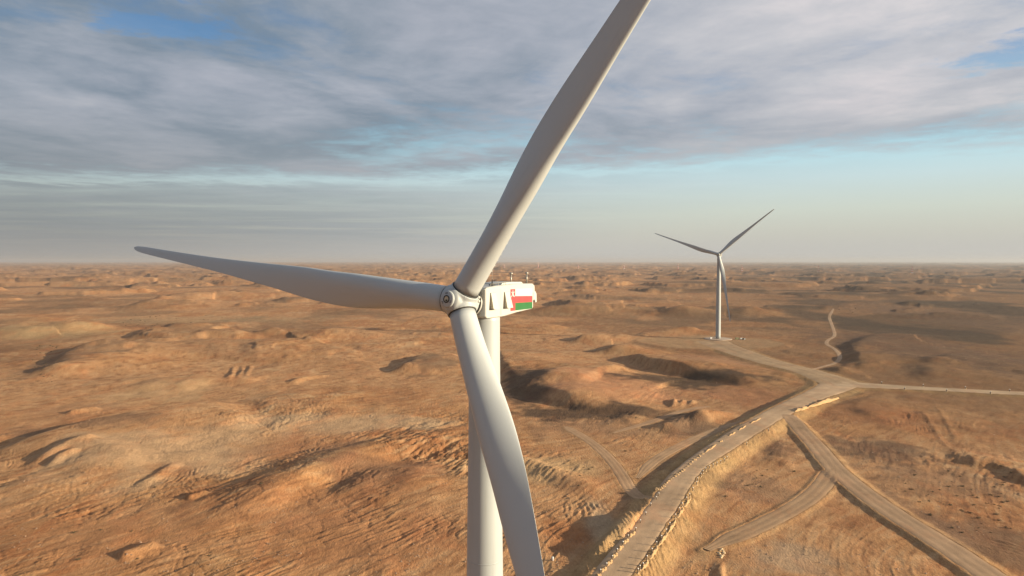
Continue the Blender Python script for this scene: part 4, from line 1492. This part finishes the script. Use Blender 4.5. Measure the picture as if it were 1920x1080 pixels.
# ------------------------------------------------------------------ shrubs and loose stones
def shrub_mesh(seed, n=90):
    rr = random.Random(seed)
    bm = bmesh.new()
    for i in range(n):
        a, e = rr.uniform(0, 6.283), rr.uniform(.05, 1.35)
        L = rr.uniform(.3, 1.0)
        d = Vector((math.cos(a) * math.cos(e), math.sin(a) * math.cos(e), math.sin(e) * .75))
        p = d * L
        w = Vector((rr.uniform(-1, 1), rr.uniform(-1, 1), rr.uniform(-1, 1))).normalized() * rr.uniform(.07, .16)
        u = d.cross(w).normalized() * rr.uniform(.05, .12)
        bm.faces.new([bm.verts.new(q) for q in (p - w, p + u, p + w, p - u)])
    for i in range(7):
        a = rr.uniform(0, 6.283)
        add_tube(bm, (0, 0, -.1), (math.cos(a) * .7, math.sin(a) * .7, rr.uniform(.3, .6)), .03, .01, 4, False)
    me = bpy.data.meshes.new('desert_shrub')
    bm.to_mesh(me)
    bm.free()
    me.materials.append(M_SHRUB)
    return me


shrubs = [shrub_mesh(s) for s in range(4)]
areas = [  # photo area, count, label, group
    ((1690, 880, 1900, 1000), 70, 'small dark desert shrub scattered on the brown flat at the right', 'shrubs on the brown flat at the right'),
    ((1130, 780, 1260, 810), 18, 'small dark shrub on the slope above the curved wheel track', 'shrubs on the slope left of the road'),
    ((1060, 840, 1200, 940), 16, 'small dark shrub beside the curved wheel track', 'shrubs by the wheel track'),
    ((1330, 850, 1540, 960), 30, 'low dark shrub on the ground between raised road and branch road', 'shrubs between the two roads'),
    ((60, 640, 110, 720), 45, 'green brown shrub in the hollow at the left edge', 'shrubs in the left hollow'),
    ((100, 590, 420, 620), 50, 'tiny shrub along the dry stream bed on the left', 'shrubs along the dry stream bed'),
    ((1540, 575, 1620, 590), 14, 'dark shrub at the far end of the winding track', 'shrubs at the end of the winding track'),
    ((20, 900, 860, 1070), 12, 'small shrub on the churned ground at the lower left', 'shrubs on the churned ground at the lower left'),
]
for (x0, y0, x1, y1), cnt, lb, gp in areas:
    pts = []
    while len(pts) < cnt:
        px, py = rng.uniform(x0, x1), rng.uniform(y0, y1)
        pts.append(ground_at(px, py))
    P = np.array(pts)
    tz, keep, on, pad, _, _, _ = terrain(P[:, 0], P[:, 1])
    for p, z_, kp in zip(P, tz, keep):
        if kp < .35:
            continue
        o = link_mesh('desert_shrub', rng.choice(shrubs))
        s_ = rng.uniform(.28, .85) * (1 + .9 * float(sstep(np.array(p[1]), 300, 900)))
        o.location = (p[0], p[1], z_)
        o.scale = (s_ * rng.uniform(.9, 1.5), s_, s_ * .8)
        o.rotation_euler = (0, 0, rng.uniform(0, 6))
        tag(o, lb, 'shrub', gp)


def scatter():
    """countless stones on the nearer ground, one mesh"""
    n = 16000
    r_ = np.random.default_rng(5)
    v = r_.uniform(120, 640, n)
    az = r_.uniform(-.72, .72, n)
    rad = CAM_H * F / v
    x, y = rad * np.sin(az), rad * np.cos(az)
    dens = fbm(x / 30, y / 30, 3, 33)
    z, keep, on, pad, rough, a, c1 = terrain(x, y)
    k = (dens > 0.05) & (keep > .25)
    x, y, z = x[k], y[k], z[k]
    n = len(x)
    s = (r_.random(n) ** 3 * .26 + .06) * (1 + np.hypot(x, y) / 900)
    base = np.array([(1, 0, 0), (0, 1, 0), (-1, 0, 0), (0, -1, 0), (.15, .1, .8)])
    A = r_.uniform(0, 6.28, n)
    ca, sa = np.cos(A), np.sin(A)
    b = base[None] * (s[:, None, None] * r_.uniform(.6, 1.4, (n, 5, 1)))
    V = np.stack([b[..., 0] * ca[:, None] - b[..., 1] * sa[:, None] + x[:, None], b[..., 0] * sa[:, None] + b[..., 1] * ca[:, None] + y[:, None], b[..., 2] + z[:, None] - .03], -1).reshape(-1, 3)
    f = np.array([(0, 1, 4), (1, 2, 4), (2, 3, 4), (3, 0, 4)])
    Fc = (np.arange(n)[:, None, None] * 5 + f[None]).reshape(-1, 3)
    me = bpy.data.meshes.new('loose_stones')
    me.vertices.add(len(V))
    me.vertices.foreach_set('co', V.astype(np.float32).ravel())
    me.loops.add(Fc.size)
    me.loops.foreach_set('vertex_index', Fc.astype(np.int32).ravel())
    me.polygons.add(len(Fc))
    me.polygons.foreach_set('loop_start', np.arange(0, Fc.size, 3, dtype=np.int32))
    me.update(calc_edges=True)
    o = link_mesh('loose_stones', me, mat_simple('dark_gravel', (0.30, 0.19, 0.12), 0.95, var=.5, scale=.4))
    tag(o, 'loose stones strewn over the desert ground', None, None, 'stuff')


scatter()

# ------------------------------------------------------------------ haze
bm = bmesh.new()
S = 44000.0
vs = [bm.verts.new((sx * S, sy * S, z)) for z in (-45.0, 158.0) for sx, sy in ((-1, -1), (1, -1), (1, 1), (-1, 1))]
for f in ((0, 1, 2, 3), (4, 5, 6, 7), (0, 1, 5, 4), (1, 2, 6, 5), (2, 3, 7, 6), (3, 0, 4, 7)):
    bm.faces.new([vs[i] for i in f])
hz = bpy.data.materials.new('haze')
hz.use_nodes = True
w = NT(hz.node_tree)
out = w.n('ShaderNodeOutputMaterial')
pv = w.n('ShaderNodeVolumePrincipled')
pv.inputs['Color'].default_value = (0.50, 0.53, 0.58, 1)
pv.inputs['Density'].default_value = 5.0e-5
pv.inputs['Anisotropy'].default_value = 0.2
w.t.links.new(pv.outputs[0], out.inputs['Volume'])
o = bm_obj('haze', bm, hz)
tag(o, 'thin dust haze over the plain', None, None, 'stuff')
